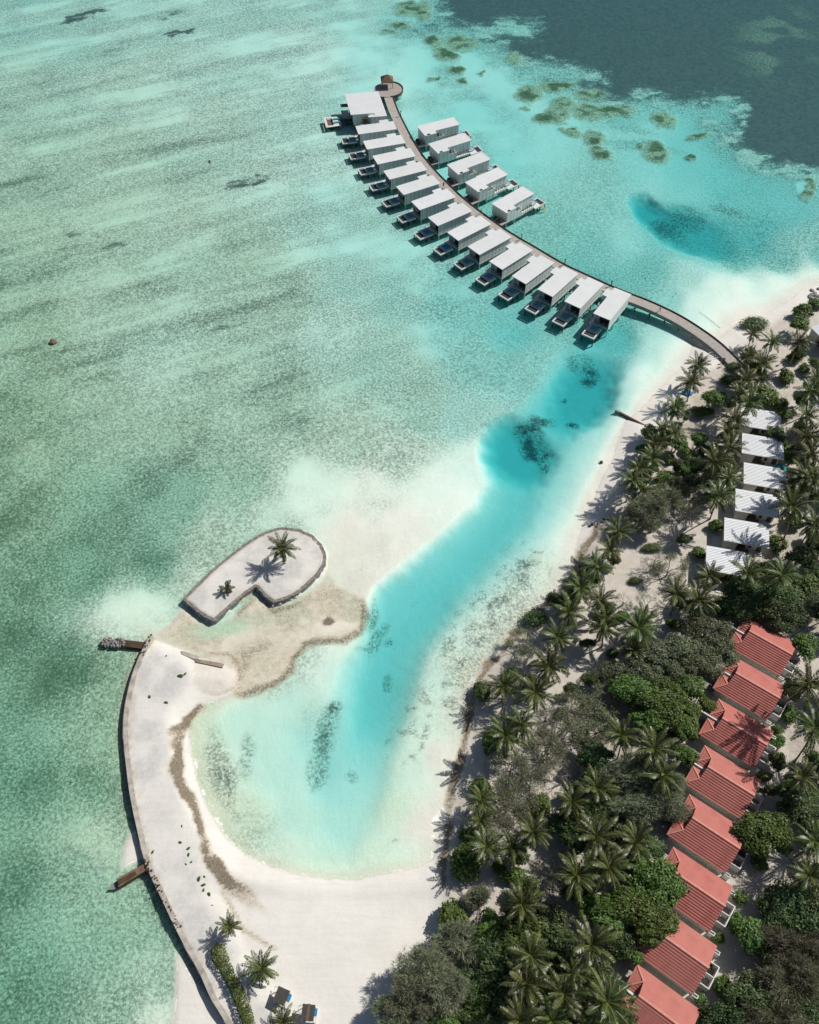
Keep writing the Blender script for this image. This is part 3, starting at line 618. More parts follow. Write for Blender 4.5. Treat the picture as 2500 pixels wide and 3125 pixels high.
    if right:
        w = MB()
        for k in range(5): w.box(dx1-2.2+k*.12, dx1-1.4+k*.12, -y1-.35-k*.22, -y1-.12-k*.22, .95-k*.28, 1.03-k*.28)
        w.build('steps', worn('yellow_steps', (0.50,0.46,0.24), .7), r)
    r['deck'] = (dx0, px0, y0, y1)
    return r
def lounger(mat, nm='sun_lounger'):
    r = MB(); r.box(-.36, .36, -.62, 1.0, .18, .34); r.add([(-.36,-1.02,.56),(.36,-1.02,.56),(.36,-.62,.34),(-.36,-.62,.34),(-.36,-1.02,.42),(.36,-1.02,.42),(.36,-.62,.2),(-.36,-.62,.2)], [(0,1,2,3),(7,6,5,4),(4,5,1,0),(6,7,3,2),(5,6,2,1),(7,4,0,3)])
    for x in (-.3, .3):
        for y in (-.5, .9): r.box(x-.03, x+.03, y-.03, y+.03, 0, .18)
    return r.build(nm, mat)
LV = [(-3.9,265.4,-166),(-1.2,257.7,-163),(1.9,250.6,-159.1),(5.3,243.4,-156.3),(9,236.6,-152),(13.3,229.9,-149.2),(17.8,223.3,-145.1),(22.8,217.3,-141.7),(28.1,211.4,-140.1),(33.4,205.7,-137),(38.7,200.3,-133.7),(44.6,195.8,-129.7),(50.8,191.6,-127),(57.3,187.5,-124)]
RV = [(2.2,267.1,24.4),(5.6,257.3,28.4),(11,246.1,32.4),(16,237.1,37.6),(23.2,226.8,41.2)]
vl = villa(False); vr = villa(True)
lo_b = lounger(M_BLUE); lo_t = lounger(M_TEALC); lo_p = lounger(M_PALEC)
used = set()
def place(src, loc, rz, lab, cat, grp, sc=None):
    o = src if src.name not in used else copy_thing(src)
    if src.name not in used: used.add(src.name)
    o.location = loc; o.rotation_euler = (0, 0, rz)
    if sc: o.scale = sc
    return tag(o, lab, cat, grp)
def put_loungers(n_lab, side, x, y, a, right):
    dx0, px0, y0, y1 = (11.5, 13.95, 3.35, 6.75) if right else (12.4, 14.9, 1.6, 5.0)
    for j in range(2):
        lx = (dx0+px0)/2-.05; ly = -((y0+y1)/2+(-.55 if j == 0 else .5))
        if right: ly -= -.6
        ca, sa = math.cos(a), math.sin(a)
        src = lo_p if right else (lo_b if n_lab in ('seventh','eighth') else lo_t)
        nm = 'pale blue' if right else ('bright blue' if n_lab in ('seventh','eighth') else 'teal')
        place(src, (x+lx*ca-ly*sa, y+lx*sa+ly*ca, 1.2), a+PI/2, f'{nm} sun lounger, '+('nearer' if j == 0 else 'farther')+f' of two, {n_lab} deck from shore, {side} row', 'sun lounger', 'cushioned sun loungers on the villa decks')
for i, (x, y, a) in enumerate(LV):
    n = ORD[13-i]
    place(vl, (x, y, 0), rad(a), f'white flat roofed overwater villa, {n} from the shore in the long left row', 'villa', 'overwater villas along the jetty')
    put_loungers(n, 'left', x, y, rad(a), False)
for i, (x, y, a) in enumerate(RV):
    n = ORD[4-i]
    place(vr, (x, y, 0), rad(a), f'white flat roofed overwater villa right of the jetty, {n} from the shore', 'villa', 'overwater villas along the jetty')
    put_loungers(n, 'right', x, y, rad(a), True)
# the big villa at the end of the row
bv = empty('overwater_villa', (-14.5, 278, 0)); ox, oy = -14.5, 278
def rel(pts): return [(x-ox, y-oy) for x, y in pts]
tag(bv, 'largest overwater villa with one broad square roof at the far end of the jetty', 'villa', 'overwater villas along the jetty')
b = MB(); b.prism(rel([(-20.9,285),(-10.1,286.9),(-7,272),(-12.8,271.2),(-12.95,272.3),(-10.9,272.6),(-11.15,273.6),(-18.4,272.6)]), 5.0, 5.18); b.build('roof', M_ROOF, bv)
b = MB(); b.prism(rel([(-19.9,284.2),(-10.8,285.8),(-8.2,273.2),(-17.6,273.2)]), 1.3, 4.99); b.prism(rel([(-12.4,273.1),(-8.1,273.1),(-7.9,271.9),(-12.3,271.6)]), 1.2, 4.9); b.build('wall', M_VWALL, bv)
b = MB(); b.prism(rel([(-13.4,273.1),(-14.8,273.0),(-14.7,272.4),(-13.3,272.5)]), 1.3, 4.0); b.build('door', M_BROWN, bv)
b = MB(); b.prism(rel([(-15.6,273.0),(-12.4,273.0),(-12.3,271.6),(-15.5,271.6)]), 1.0, 2.4); b.build('court_wall', M_VWALL, bv)
b = MB(); b.prism(rel([(-22.2,282),(-19.9,282.3),(-19,277.6),(-21.2,277.4)]), 1.0, 1.3); b.build('terrace', M_GREY, bv)
b = MB(); b.prism(rel([(-22.3,282.1),(-19.8,282.4),(-19.5,280.6),(-22,280.4)]), 3.3, 3.45); b.build('pergola', M_DARKWOOD, bv)
b = MB(); b.prism(rel([(-19.4,279.5),(-19.3,279.5),(-18.6,275.5),(-18.8,275.5)]), 1.35, 4.6); b.build('window', M_GLASS, bv)
b = MB()
b.bar((-22.3-ox, 276.4-oy, 1.06), (-17.9-ox, 276.6-oy, 1.06), 1.1, .12); b.build('walkway', M_DARKWOOD, bv)
b = MB()
for s_ in (-.5, .5):
    b.bar((-22.3-ox, 276.4+s_-oy, 2.0), (-18-ox, 276.6+s_-oy, 2.0), .07)
    for k in range(6): xx = -22.2+k*.85-ox; b.bar((xx, 276.4+s_-oy, 1.1), (xx, 276.4+s_-oy, 2.0), .07)
b.build('railing', M_DARKWOOD, bv)
A, B_, C_, D_ = [Vector((x-ox, y-oy, 0)) for x, y in [(-27.6,278.0),(-22.6,278.7),(-21.6,273.4),(-26.4,272.2)]]
def lerp2(u, w_): return A.lerp(B_, u).lerp(D_.lerp(C_, u), w_)
def quad(u0, u1, w0, w1): return [tuple(lerp2(u, w_)[:2]) for u, w_ in ((u0,w0),(u1,w0),(u1,w1),(u0,w1))]
b = MB()
for q_ in ((0,1,0,.14),(0,1,.86,1),(0,.14,.14,.86),(.52,1,.14,.86)): b.prism(quad(*q_), 1.0, 1.2)
dk = b.build('pool_deck', M_WHITE, bv); b = MB(); b.prism(quad(.14,.52,.14,.86), .7, .76); b.build('net', M_BROWN, dk)
for (x, y) in [(-26.6,277.3),(-23,277.9),(-22,274),(-26,273),(-18,274),(-9,274),(-10.8,285),(-19.6,283.5),(-14,273.5)]:
    b = MB(); b.box(x-ox-.12, x-ox+.12, y-oy-.12, y-oy+.12, -3.2, 1.2); b.build('pile', M_PILE, bv)
for j, (u, w_) in enumerate(((.74,.3),(.74,.66))):
    p = lerp2(u, w_)+Vector((ox, oy, 1.2)); place(lo_t, p, rad(-166)+PI/2, 'teal sun lounger on the deck of the largest villa, '+('farther one' if j == 0 else 'nearer one'), 'sun lounger', 'cushioned sun loungers on the villa decks')

# ------------------------------------------------------------------ jetty
FAR = [(-5.3,289.6),(-4.5,285.2),(-3.1,279),(-1.2,272.3),(.6,265.8),(2.2,260.8),(3.9,256.1),(5.9,251.4),(9.2,244.7),(15.6,233.5),(20.8,226.4),(25.1,221),(29.1,216.3),(35.6,209.9),(41.8,203.3),(48.2,198.4),(53,194.6),(57.9,191.3),(61,189.4),(64.1,187.3),(69.7,182.7),(73.9,178),(77.4,173.4),(79.7,169.4),(81.6,165.4),(82.6,163)]
def resample(P, step):
    P = [Vector((p[0], p[1], 0)) for p in P]; out = [P[0]]; acc = 0
    for a, b in zip(P[:-1], P[1:]):
        l = (b-a).length; d = step-acc
        while d <= l: out.append(a.lerp(b, d/l)); d += step
        acc = l-(d-step)
    return out
def smooth(P, it=3):
    P = [Vector((p[0], p[1], 0)) for p in P]
    for _ in range(it):
        Q_ = [P[0]]
        for a, b in zip(P[:-1], P[1:]): Q_ += [a.lerp(b, .25), a.lerp(b, .75)]
        P = Q_+[P[-1]]
    return P
FS = resample(smooth(FAR, 3), 0.5)
def offs(P, d):
    out = []
    for i, p in enumerate(P):
        t_ = (P[min(i+1, len(P)-1)]-P[max(i-1, 0)]).normalized(); out.append(p+Vector((t_.y, -t_.x, 0))*d)   # to the right of travel
    return out
def ribbon(mb, P, d0, d1, z0, z1, i0=0, i1=None, close=True):
    A_ = offs(P, d0); B2 = offs(P, d1); i1 = i1 or len(P)-1; n = len(mb.v)
    for i in range(i0, i1+1):
        for q_, z in ((A_[i], z0), (B2[i], z0), (B2[i], z1), (A_[i], z1)): mb.v.append((q_.x, q_.y, z if not callable(z) else z(q_)))
    for i in range(i1-i0):
        a = n+i*4
        for k in range(4): mb.f.append((a+k, a+(k+1) % 4, a+4+(k+1) % 4, a+4+k)); mb.m.append(mb.mi)
    mb.f.append((n, n+3, n+2, n+1)); m_ = n+(i1-i0)*4; mb.f.append((m_, m_+1, m_+2, m_+3)); mb.m += [mb.mi]*2
jt = empty('jetty', (FS[0].x, FS[0].y, 0)); jo = Vector((FS[0].x, FS[0].y, 0)); tag(jt, 'long curved timber jetty from the beach past both rows of white villas', 'jetty')
FL = [p-jo for p in FS]
# travel runs towards the shore; the near (villa) side is on the right of travel
t = NT('jetty_boards'); v = t.coord(); 
n1 = t.ramp(t.noise(v, 1.1, 4, .6), .3, .7); n2 = t.ramp(t.noise(v, 9, 2, .5), .3, .7)
c = t.mix(n1, (0.50,0.46,0.42), (0.40,0.365,0.33)); c = t.mix(t.math('MULTIPLY', n2, .3), c, (0.28,0.25,0.22)); M_JB = t.base(c, .85, .15)
b = MB(); D0 = offs(FL, .12); D1 = offs(FL, 3.05)
for i in range(len(FL)-1):                       # each board its own width with a gap between
    for k in range(2):
        u0, u1 = k*.5+.03, k*.5+.47
        a, b2, c2, d2 = D0[i].lerp(D0[i+1], u0), D0[i].lerp(D0[i+1], u1), D1[i].lerp(D1[i+1], u1), D1[i].lerp(D1[i+1], u0)
        e = random.Random(i*2+k).uniform(-.03, .03); zt = 1.74+e*.4
        b.add([(p.x, p.y, z) for z in (1.64, zt) for p in (a, b2, c2, d2)], [(0,1,2,3),(7,6,5,4),(0,4,5,1),(1,5,6,2),(2,6,7,3),(3,7,4,0)])
b.build('deck', M_JB, jt)
b = MB(); ribbon(b, FL, .3, .5, 1.25, 1.63); ribbon(b, FL, 2.6, 2.8, 1.25, 1.63); b.build('beam', M_DARKWOOD, jt)
b = MB(); ribbon(b, FL, -.06, .1, 1.5, 2.05); b.build('kerb_rail', M_DARKWOOD, jt)
i1 = next(i for i, p in enumerate(FS) if p.x > 58.5)
b = MB(); ribbon(b, FL, 3.05, 3.15, .75, 1.78, i1, len(FL)-1); b.build('side_boards', worn('grey_side_boards', (0.30,0.29,0.275), .6, 1.5), jt)
for i in range(4, len(FL)-2, 9):
    for d in (.4, 2.7):
        p = offs(FL, d)[i]; b = MB(); b.box(p.x-.13, p.x+.13, p.y-.13, p.y+.13, -3.3, 1.27); b.build('pile', M_PILE, jt)
# round platform and shelter at the far end
pc = Vector((-7.0, 294.3, 0)); pf = empty('round_platform', pc); tag(pf, 'round timber platform at the far end of the jetty', 'platform')
b = MB(); pts = [(4.75*math.cos(a), 4.75*math.sin(a)) for a in [rad(-96+k*9) for k in range(33)]]+[(-4.4,-1.0),(-2.4,-4.5)]
b.prism(pts, 1.6, 1.745); b.build('deck', planks('platform_boards', (0.44,0.40,0.36), (0.34,0.31,0.28), 1, .25), pf)
b = MB()
for k in range(2, 24):
    a0, a1 = rad(-96+k*7.5), rad(-96+(k+1)*7.5); r1 = 4.86
    b.bar((r1*math.cos(a0), r1*math.sin(a0), 1.62), (r1*math.cos(a1), r1*math.sin(a1), 1.62), .14, .9)
b.build('curved_railing', M_DARKWOOD, pf)
for k in range(9):
    a = rad(-90+k*32); b = MB(); b.box(4.3*math.cos(a)-.12, 4.3*math.cos(a)+.12, 4.3*math.sin(a)-.12, 4.3*math.sin(a)+.12, -3.3, 1.6); b.build('pile', M_PILE, pf)
sh = empty('thatched_shelter', (-7.4, 296.4, 1.745), rad(5)); tag(sh, 'small open shelter with brown thatched hip roof on the round platform', 'shelter')
b = MB(); h = 2.05
b.add([(-h,-h,2.3),(h,-h,2.3),(h,h,2.3),(-h,h,2.3),(-.35,0,3.9),(.35,0,3.9),(-h,-h,2.1),(h,-h,2.1),(h,h,2.1),(-h,h,2.1)], [(0,1,5,4),(2,3,4,5),(1,2,5),(3,0,4),(6,7,1,0),(7,8,2,1),(8,9,3,2),(9,6,0,3),(9,8,7,6)]); b.build('roof', M_THATCH, sh)
for x in (-1.6, 1.6):
    for y in (-1.6, 1.6): b = MB(); b.box(x-.08, x+.08, y-.08, y+.08, 0, 2.15); b.build('post', M_BROWN, sh)
b = MB(); b.tube([(0,0,3.8),(0,0,6.2)], [.05,.03], 5); b.build('mast', M_DARKWOOD, sh)
# lamps on the kerb rail
def lamp():
    r = empty('jetty_lamp'); b = MB(); b.box(-.09, .09, -.09, .09, 0, 1.1); b.build('post', M_DARKWOOD, r)
    b = MB(); b.tube([(0,0,1.1),(0,0,1.18),(0,0,1.42),(0,0,1.5)], [.1,.22,.22,.06], 8); b.build('lamp_shade', M_BROWN, r); return r
lp = lamp()
for k, (u, v_, o_, s_) in enumerate([(1500,740,(960,220),5.75),(980,262,(1420,680),5.75),(372,128,(1660,780),5.75),(1190,505,(1660,780),5.75)]):
    p = at(o_[0]+u/s_, o_[1]+v_/s_, 2.4)
    i = min(range(len(FS)), key=lambda i: (FS[i].xy-p.xy).length); q_ = offs(FS, .02)[i]
    place(lp, (q_.x, q_.y, 2.05), 0, ['small dark lamp on the jetty rail beside the largest villa','dark lamp on the jetty rail, farthest of three near the shore','dark lamp on the jetty rail, middle of three near the shore','dark lamp on the jetty rail, nearest the beach of three'][k], 'lamp', 'lamps along the jetty rail')

# ------------------------------------------------------------------ red roofed twin houses
def clip(poly, n, d):
    """keep the part of poly where n.p <= d"""
    out = []
    for i in range(len(poly)):
        a, b = poly[i], poly[(i+1) % len(poly)]; fa, fb = n.dot(a)-d, n.dot(b)-d
        if fa <= 0: out.append(a)
        if (fa < 0 < fb) or (fb < 0 < fa): out.append(a.lerp(b, fa/(fa-fb)))
    return out
def tiled(mb, poly, up2, pitch=.40, lip=.085):
    """a roof plane laid in overlapping courses; up2 = horizontal uphill direction"""
    poly = [Vector(p) for p in poly]; up2 = Vector((up2[0], up2[1], 0)).normalized()
    nrm = (poly[1]-poly[0]).cross(poly[2]-poly[0]).normalized()
    if nrm.z < 0: nrm = -nrm
    lo = min(up2.dot(p) for p in poly); hi = max(up2.dot(p) for p in poly); k = 0
    while lo+k*pitch < hi-1e-4:
        a, b = lo+k*pitch, min(lo+(k+1)*pitch, hi)
        q = clip(clip(poly, up2, b), -up2, -a)
        if len(q) >= 3:
            top = [p+nrm*(lip*(1-(up2.dot(p)-a)/pitch)+.01) for p in q]
            low = [p for p in q if abs(up2.dot(p)-a) < 1e-4]
            mb.add(top, [tuple(range(len(top)))])
            if len(low) >= 2:
                l0, l1 = low[0], low[-1]; tt = nrm*(lip+.01)
                mb.add([l0+tt, l1+tt, l1-nrm*.05, l0-nrm*.05], [(0,1,2,3)])
        k += 1
EZ, RH = 2.65, 2.1
def red_house():
    """origin at the floor centre on the ground, +x to the bathroom end"""
    r = empty('red_roofed_house'); X0, X1, Y = -5.35, 5.35, 4.25; sl = RH/Y
    xr = X0+2.1; yi = .5; a = (Y-yi)/2; ax = X0+a; ay = Y-a; az = EZ+sl*a
    b = MB()
    for s in (1, -1):
        N = (X0, Y*s, EZ); A1 = (ax, ay*s, az); R0 = (xr, 0, EZ+RH); R1 = (X1, 0, EZ+RH); E_ = (X1, Y*s, EZ); C1 = (X0, yi*s, EZ); D1 = (xr, yi*s, EZ)
        Rw = (xr, yi*s, EZ+sl*(Y-yi)); 
        tiled(b, [N, A1, R0, R1, E_], (0, -s)); tiled(b, [N, A1, C1], (1, 0)); tiled(b, [C1, A1, D1], (0, s))
        b.add([A1, R0, (xr, 0, EZ), D1], [(0,1,2,3)])
        b.add([(X1,0,EZ+RH),(X1,Y*s,EZ),(X1,0,EZ-.02)], [(0,1,2)])
    rf = b.build('roof', M_TILE, r)
    b = MB(); b.bar((xr-.05,0,EZ+RH+.03), (X1+.05,0,EZ+RH+.03), .34, .07)
    for s in (1, -1):
        b.bar((X0,Y*s,EZ+.04), (ax,ay*s,az+.09), .2, .12); b.bar((X0,yi*s,EZ+.04), (ax,ay*s,az+.09), .2, .12)
    b.build('ridge_tiles', M_RIDGE, rf)
    b = MB(); b.box(-4.9, 4.95, -3.8, 3.8, 0, EZ-.06); b.box(4.7, 4.95, -3.8, 3.8, EZ-.06, EZ+.1); b.build('wall', M_CREAM, r)
    for s in (1, -1):
        b = MB(); b.box(-4.94, -4.905, 1.1*s-.0 if s > 0 else -3.1, 3.1 if s > 0 else -1.1, .15, 2.3); b.build('window', M_GLASS, r)
        b = MB()
        b.box(-8.2, -5.0, .3 if s > 0 else -3.7, 3.7 if s > 0 else -.3, .3, .42)
        for k in range(11): b.box(-8.1+k*.3, -8.0+k*.3, .32 if s > 0 else -3.68, 3.68 if s > 0 else -.32, .425, .45)
        b.build('terrace', M_TEAK, r)
    b = MB(); b.box(-7.4, xr+.02, -.13, .13, 0, EZ+.35); b.build('dividing_wall', M_WHITE, r)
    # walled open-air bathrooms
    b = MB(); z = 2.1
    for s in (1, -1):
        y0, y1 = (.07, 1.95) if s > 0 else (-1.95, -.07)
        b.box(5.36, 7.1, (y1-.16) if s > 0 else y0, y1 if s > 0 else (y0+.16), 0, z)
        b.box(6.94, 7.1, min(y0,y1)+(.0 if s > 0 else .16), max(y0,y1)-(.16 if s > 0 else 0), 0, z)
        b.box(5.36, 6.3, (3.55 if s > 0 else -4.1), (3.67 if s > 0 else -3.98), 0, z-.35); b.box(6.18, 6.3, (3.67 if s > 0 else -3.98), (3.98 if s > 0 else -3.67), 0, z-.35); b.box(5.36, 6.3, (3.98 if s > 0 else -3.67), (4.1 if s > 0 else -3.55), 0, z-.35)
    b.box(5.36, 6.94, -.07, .07, 0, z); b.box(4.96, 5.36, -1.95, 1.95, 0, z-.1)
    ct = b.build('bathroom_wall', M_WHITE, r)
    for s in (1, -1):
        b = MB(); b.box(5.40, 6.9, .1 if s > 0 else -1.78, 1.78 if s > 0 else -.1, .05, .1); b.build('bathroom_floor', worn('grey_floor', (0.32,0.30,0.27), .7), r)
        b = MB(); b.tube([(5.5, .9*s, .1), (5.5, .9*s, 2.2), (5.75, .9*s, 2.35)], [.04,.04,.1], 6); b.build('shower', M_WHITE, r)
    return r
rh = red_house()
HS = [(69.6,79.2),(65.1,70.3),(60.75,61.3),(56.4,52.25),(52.0,43.35),(47.65,34.4),(43.3,25.45),(38.95,16.5)]
ra = rad(-36.6)
for i, (sx, sy) in enumerate(HS):
    ca, sa = math.cos(ra), math.sin(ra); cx_ = sx-5.35*ca-4.25*sa; cy_ = sy-5.35*sa+4.25*ca
    lab = ['red tiled twin house in the tree shade, farthest of the row','red tiled twin house with its front under branches, second farthest','red tiled twin house with a large palm shadow across its roof','red tiled twin house next nearer than the palm shadowed house','red tiled twin house with leaf shadow on its right corner, fifth from the far end','red tiled twin house with mossy front corner behind the big green tree','red tiled twin house with pale streaks on its roof, second nearest','red tiled twin house cut off by the foot of the picture, nearest of the row'][i]
    place(rh, (cx_, cy_, gz(cx_, cy_)-.02), ra, lab, 'house', 'red roofed houses in a row')

# ------------------------------------------------------------------ white roofed bungalows
def bungalow():
    r = empty('beach_bungalow')
    b = MB(); b.prism([(0,0),(9.1,0),(9.1,5.1),(8.55,5.1),(8.55,5.35),(7.8,5.35),(7.8,6.1),(0,6.1)], 3.5, 3.6)
    for k in range(14):
        y = .205+k*.41; b.box(.02, 9.08 if y < 5 else 7.78, y-.05, y+.05, 3.601, 3.645)
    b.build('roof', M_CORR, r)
    b = MB(); b.box(-.06, 0, -.04, 6.14, 3.46, 3.7); b.box(0, 9.1, -.06, 0, 3.46, 3.66); b.build('fascia', M_WHITE, r)
    b = MB(); b.box(.35, 2.9, .35, 5.7, 0, 3.49); b.box(2.9, 8.6, 1.25, 5.7, 0, 3.49); b.build('wall', M_CREAM, r)
    b = MB(); b.box(2.92, 8.6, .3, 1.25, .05, .3); b.build('porch', M_GREY, r)
    for x, w_, z0, z1 in ((3.4, 1.5, .3, 2.2), (5.5, .6, 1.0, 2.0), (7.2, 1.0, .3, 2.3)):
        b = MB(); b.box(x, x+w_, 1.2, 1.245, z0, z1); b.build('door' if z0 < .5 else 'window', M_DARKWOOD if z0 < .5 else M_GLASS, r)
    b = MB(); b.box(3.2, 5.0, .35, .9, .3, .75); b.box(3.2, 5.0, .9, 1.0, .3, 1.1); b.box(5.2, 5.7, .4, .9, .3, .8); b.build('porch_bench', M_BROWN, r)
    b = MB(); b.box(2.9, 3.9, -2.6, .3, 0, .22); b.build('step', M_GREY, r); b = MB(); b.box(-1.6, .35, 1.0, 3.6, 0, .2); b.build('step', M_GREY, r)
    return r
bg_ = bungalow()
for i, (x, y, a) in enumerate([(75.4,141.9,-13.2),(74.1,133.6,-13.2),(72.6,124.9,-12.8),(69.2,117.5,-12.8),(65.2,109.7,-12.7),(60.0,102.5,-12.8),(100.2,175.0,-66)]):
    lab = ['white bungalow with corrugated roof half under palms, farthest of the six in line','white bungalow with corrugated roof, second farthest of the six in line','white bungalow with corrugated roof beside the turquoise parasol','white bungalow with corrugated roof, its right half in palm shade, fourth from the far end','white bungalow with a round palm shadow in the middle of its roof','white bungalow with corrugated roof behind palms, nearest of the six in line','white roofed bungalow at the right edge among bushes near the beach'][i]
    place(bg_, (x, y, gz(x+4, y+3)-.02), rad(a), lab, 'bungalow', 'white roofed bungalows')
p = at(2100+1222/4.3125, 1200+985/4.3125, 3.0); um = empty('parasol', (p.x, p.y, gz(p.x, p.y))); tag(um, 'turquoise parasol beside the third white bungalow', 'parasol')
b = MB(); n = 8; b.add([(1.3*math.cos(2*PI*k/n), 1.3*math.sin(2*PI*k/n), 2.0) for k in range(n)]+[(0,0,2.55)]+[(1.3*math.cos(2*PI*k/n), 1.3*math.sin(2*PI*k/n), 1.82) for k in range(n)], [(k,(k+1)%n,n) for k in range(n)]+[(k,k+n+1,(k+1)%n+n+1,(k+1)%n) for k in range(n)]); b.build('canopy', M_TEALP, um)
b = MB(); b.tube([(0,0,0),(0,0,2.5)], [.04,.04], 6); b.build('pole', M_WHITE, um)
# ------------------------------------------------------------------ beach huts with day beds
for k, (C0, lab) in enumerate((([(-20.3,26.8),(-18.5,26.1),(-19.1,24.1),(-20.9,24.8)], 'dark slatted beach hut left of its twin, nearer the palm'), ([(-16.3,24.4),(-14.3,24.2),(-14.6,22.0),(-16.6,22.2)], 'dark slatted beach hut with a brown strip on top, at the foot of the picture'))):
    cx_ = sum(p[0] for p in C0)/4; cy_ = sum(p[1] for p in C0)/4; g = gz(cx_, cy_)
    a = math.atan2(C0[1][1]-C0[0][1], C0[1][0]-C0[0][0])
    hu = empty('beach_hut', (cx_, cy_, g), a); tag(hu, lab, 'beach hut', 'slatted day bed huts on the beach')
    b = MB(); w_, l_ = .98, 1.1
    for j in range(14):
        y = -l_+j*.16; b.box(-w_, w_, y, y+.15, 2.08+.02*(j % 2), 2.16+.02*(j % 2))
    b.build('roof', worn('dark_slats' if k == 0 else 'dark_slats_b', (0.075,0.065,0.06), .7, 3), hu)
    if k: b = MB(); b.box(-.18, .2, -l_, l_+.1, 2.2, 2.24); b.build('roof_strip', M_BROWN, hu)
    for x in (-.9, .9):
        for y in (-1.0, 1.0): b = MB(); b.box(x-.05, x+.05, y-.05, y+.05, 0, 2.1); b.build('post', M_WHITE, hu)
    b = MB(); b.bar((-.9, -.2, 2.1), (-1.6, .1, .4), .06); b.bar((-.9, 1.0, 2.1), (-1.7, .9, .9), .06); b.bar((-1.6,.1,.4), (-1.7,.9,.9), .05); b.build('side_frame', M_WHITE, hu)
    bd = MB(); bd.box(-.75, 1.25, -1.1, .95, .12, .42); bo = bd.build('day_bed', M_WHITE); bo.location = (cx_, cy_, g); bo.rotation_euler = (0,0,a)
    tag(bo, 'white framed day bed under the '+('left' if k == 0 else 'right')+' of the two beach huts', 'day bed', 'day beds under the beach huts')
    bd = MB(); bd.box(.75, 1.2, -.1, .92, .425, .55); bd.box(-.7, .5, -.9, .9, .425, .5); reg(bo, bd.build('cushion', worn('sea_blue_cushion%d' % k, (0.02,0.22,0.42), .85, 5), bo))

# ------------------------------------------------------------------ sea wall, groynes, islet edge
WP = [at(x*OVS, y*OVS, 1.5) for x, y in WALL]
# the traced wall line is its top; set it on the same foot line the ground uses
WG = [at(x*OVS, y*OVS, 0.0) for x, y in WALL]
WS = resample(smooth([(p.x, p.y) for p in WG], 2), .7)
wo = Vector((WS[0].x, WS[0].y, 0)); sw = empty('sea_wall', wo); tag(sw, 'long curved weathered concrete sea wall along the left side of the sandy spit', 'wall')
WLc = [p-wo for p in WS]
def wav(p): return 1.36+.10*math.sin(p.x*.7)+.06*math.sin(p.y*1.9)
# travel runs down the picture: the sea lies on the right of travel
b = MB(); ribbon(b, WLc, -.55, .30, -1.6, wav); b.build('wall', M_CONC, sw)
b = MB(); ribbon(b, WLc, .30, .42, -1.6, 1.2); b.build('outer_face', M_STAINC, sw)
b = MB(); rr = random.Random(4)
i_a = [i for i, p in enumerate(WS) if (OVS*1340 < pix(p.x, p.y)[1] < OVS*1385) or (OVS*1815 < pix(p.x, p.y)[1] < OVS*1960)]
for i in i_a:
    for _ in range(3):
        p = WLc[i]+Vector((rr.uniform(-.5,.5), rr.uniform(-.4,.4), 1.38)); s_ = rr.uniform(.12,.3)
        b.add([p+Vector((rr.uniform(.6,1)*s_*math.cos(a), rr.uniform(.6,1)*s_*math.sin(a), rr.uniform(-.05,.08))) for a in (0,1.05,2.1,3.15,4.2,5.25)]+[p+Vector((0,0,s_*.6))], [(k,(k+1)%6,6) for k in range(6)])
b.build('broken_crust', M_RUST, sw)
def rocky(mb, loop, w0, w1, z0, z1, seed, amp=.12, closed=True, sub=5):
    """a broken-edged stone band along a line"""
    R_ = random.Random(seed); n = len(loop); A_ = []
    for i in range(n):
        p, q_, r_ = loop[i-1] if (closed or i) else loop[i], loop[i], loop[(i+1) % n] if (closed or i < n-1) else loop[i]
        t_ = (r_-p).normalized(); A_.append(Vector((t_.y, -t_.x, 0)))
    base = len(mb.v); prof = [(w0, z0)]+[(w0+(w1-w0)*k/sub, z1) for k in range(sub+1)]+[(w1, z0)]; m_ = len(prof)
    for i in range(n):
        for k, (o_, z) in enumerate(prof):
            j = amp if 0 < k < m_-1 else amp*.3
            p = loop[i]+A_[i]*(o_+R_.uniform(-j, j)*.6); mb.v.append((p.x, p.y, z+(R_.uniform(-j, j) if z == z1 else 0)))
    for i in range(n if closed else n-1):
        for k in range(m_-1): mb.f.append((base+i*m_+k, base+((i+1) % n)*m_+k, base+((i+1) % n)*m_+k+1, base+i*m_+k+1)); mb.m.append(mb.mi)
IP = [at(x*OVS, y*OVS, 1.0) for x, y in ISLET]; IG = [at(x*OVS, y*OVS, 0) for x, y in ISLET]
IR = resample([(p.x, p.y) for p in IG+[IG[0]]], .35); IR = IR[:-1]
io = Vector((sum(p.x for p in IR)/len(IR), sum(p.y for p in IR)/len(IR), 0))
ie = empty('islet_edging', io); tag(ie, 'dark coral stone edging wall round the small sandy islet', 'stone wall')
b = MB(); rocky(b, [p-io for p in IR], -.05, .58, -1.2, 1.17, 3, .07); b.build('stone_band', M_ROCK, ie)
def groyne(name, lab, pts, zt, mats):
    o0 = Vector((pts[0][0], pts[0][1], 0)); r = empty(name, o0); tag(r, lab, 'groyne', 'groynes at the sea wall and beach')
    return r, o0
g1, o0 = groyne('groyne', 'brown groyne with dark stones heaped at its tip, upper end of the sea wall', [(-60.3,88.2)], .8, None)
b = MB(); b.prism([(x-o0.x, y-o0.y) for x, y in [(-56.6,88.6),(-51.2,87.9),(-51.2,86.4),(-56.5,87.2)]], -1.2, .75); b.build('deck', M_RUST, g1)
b = MB(); R_ = random.Random(9)
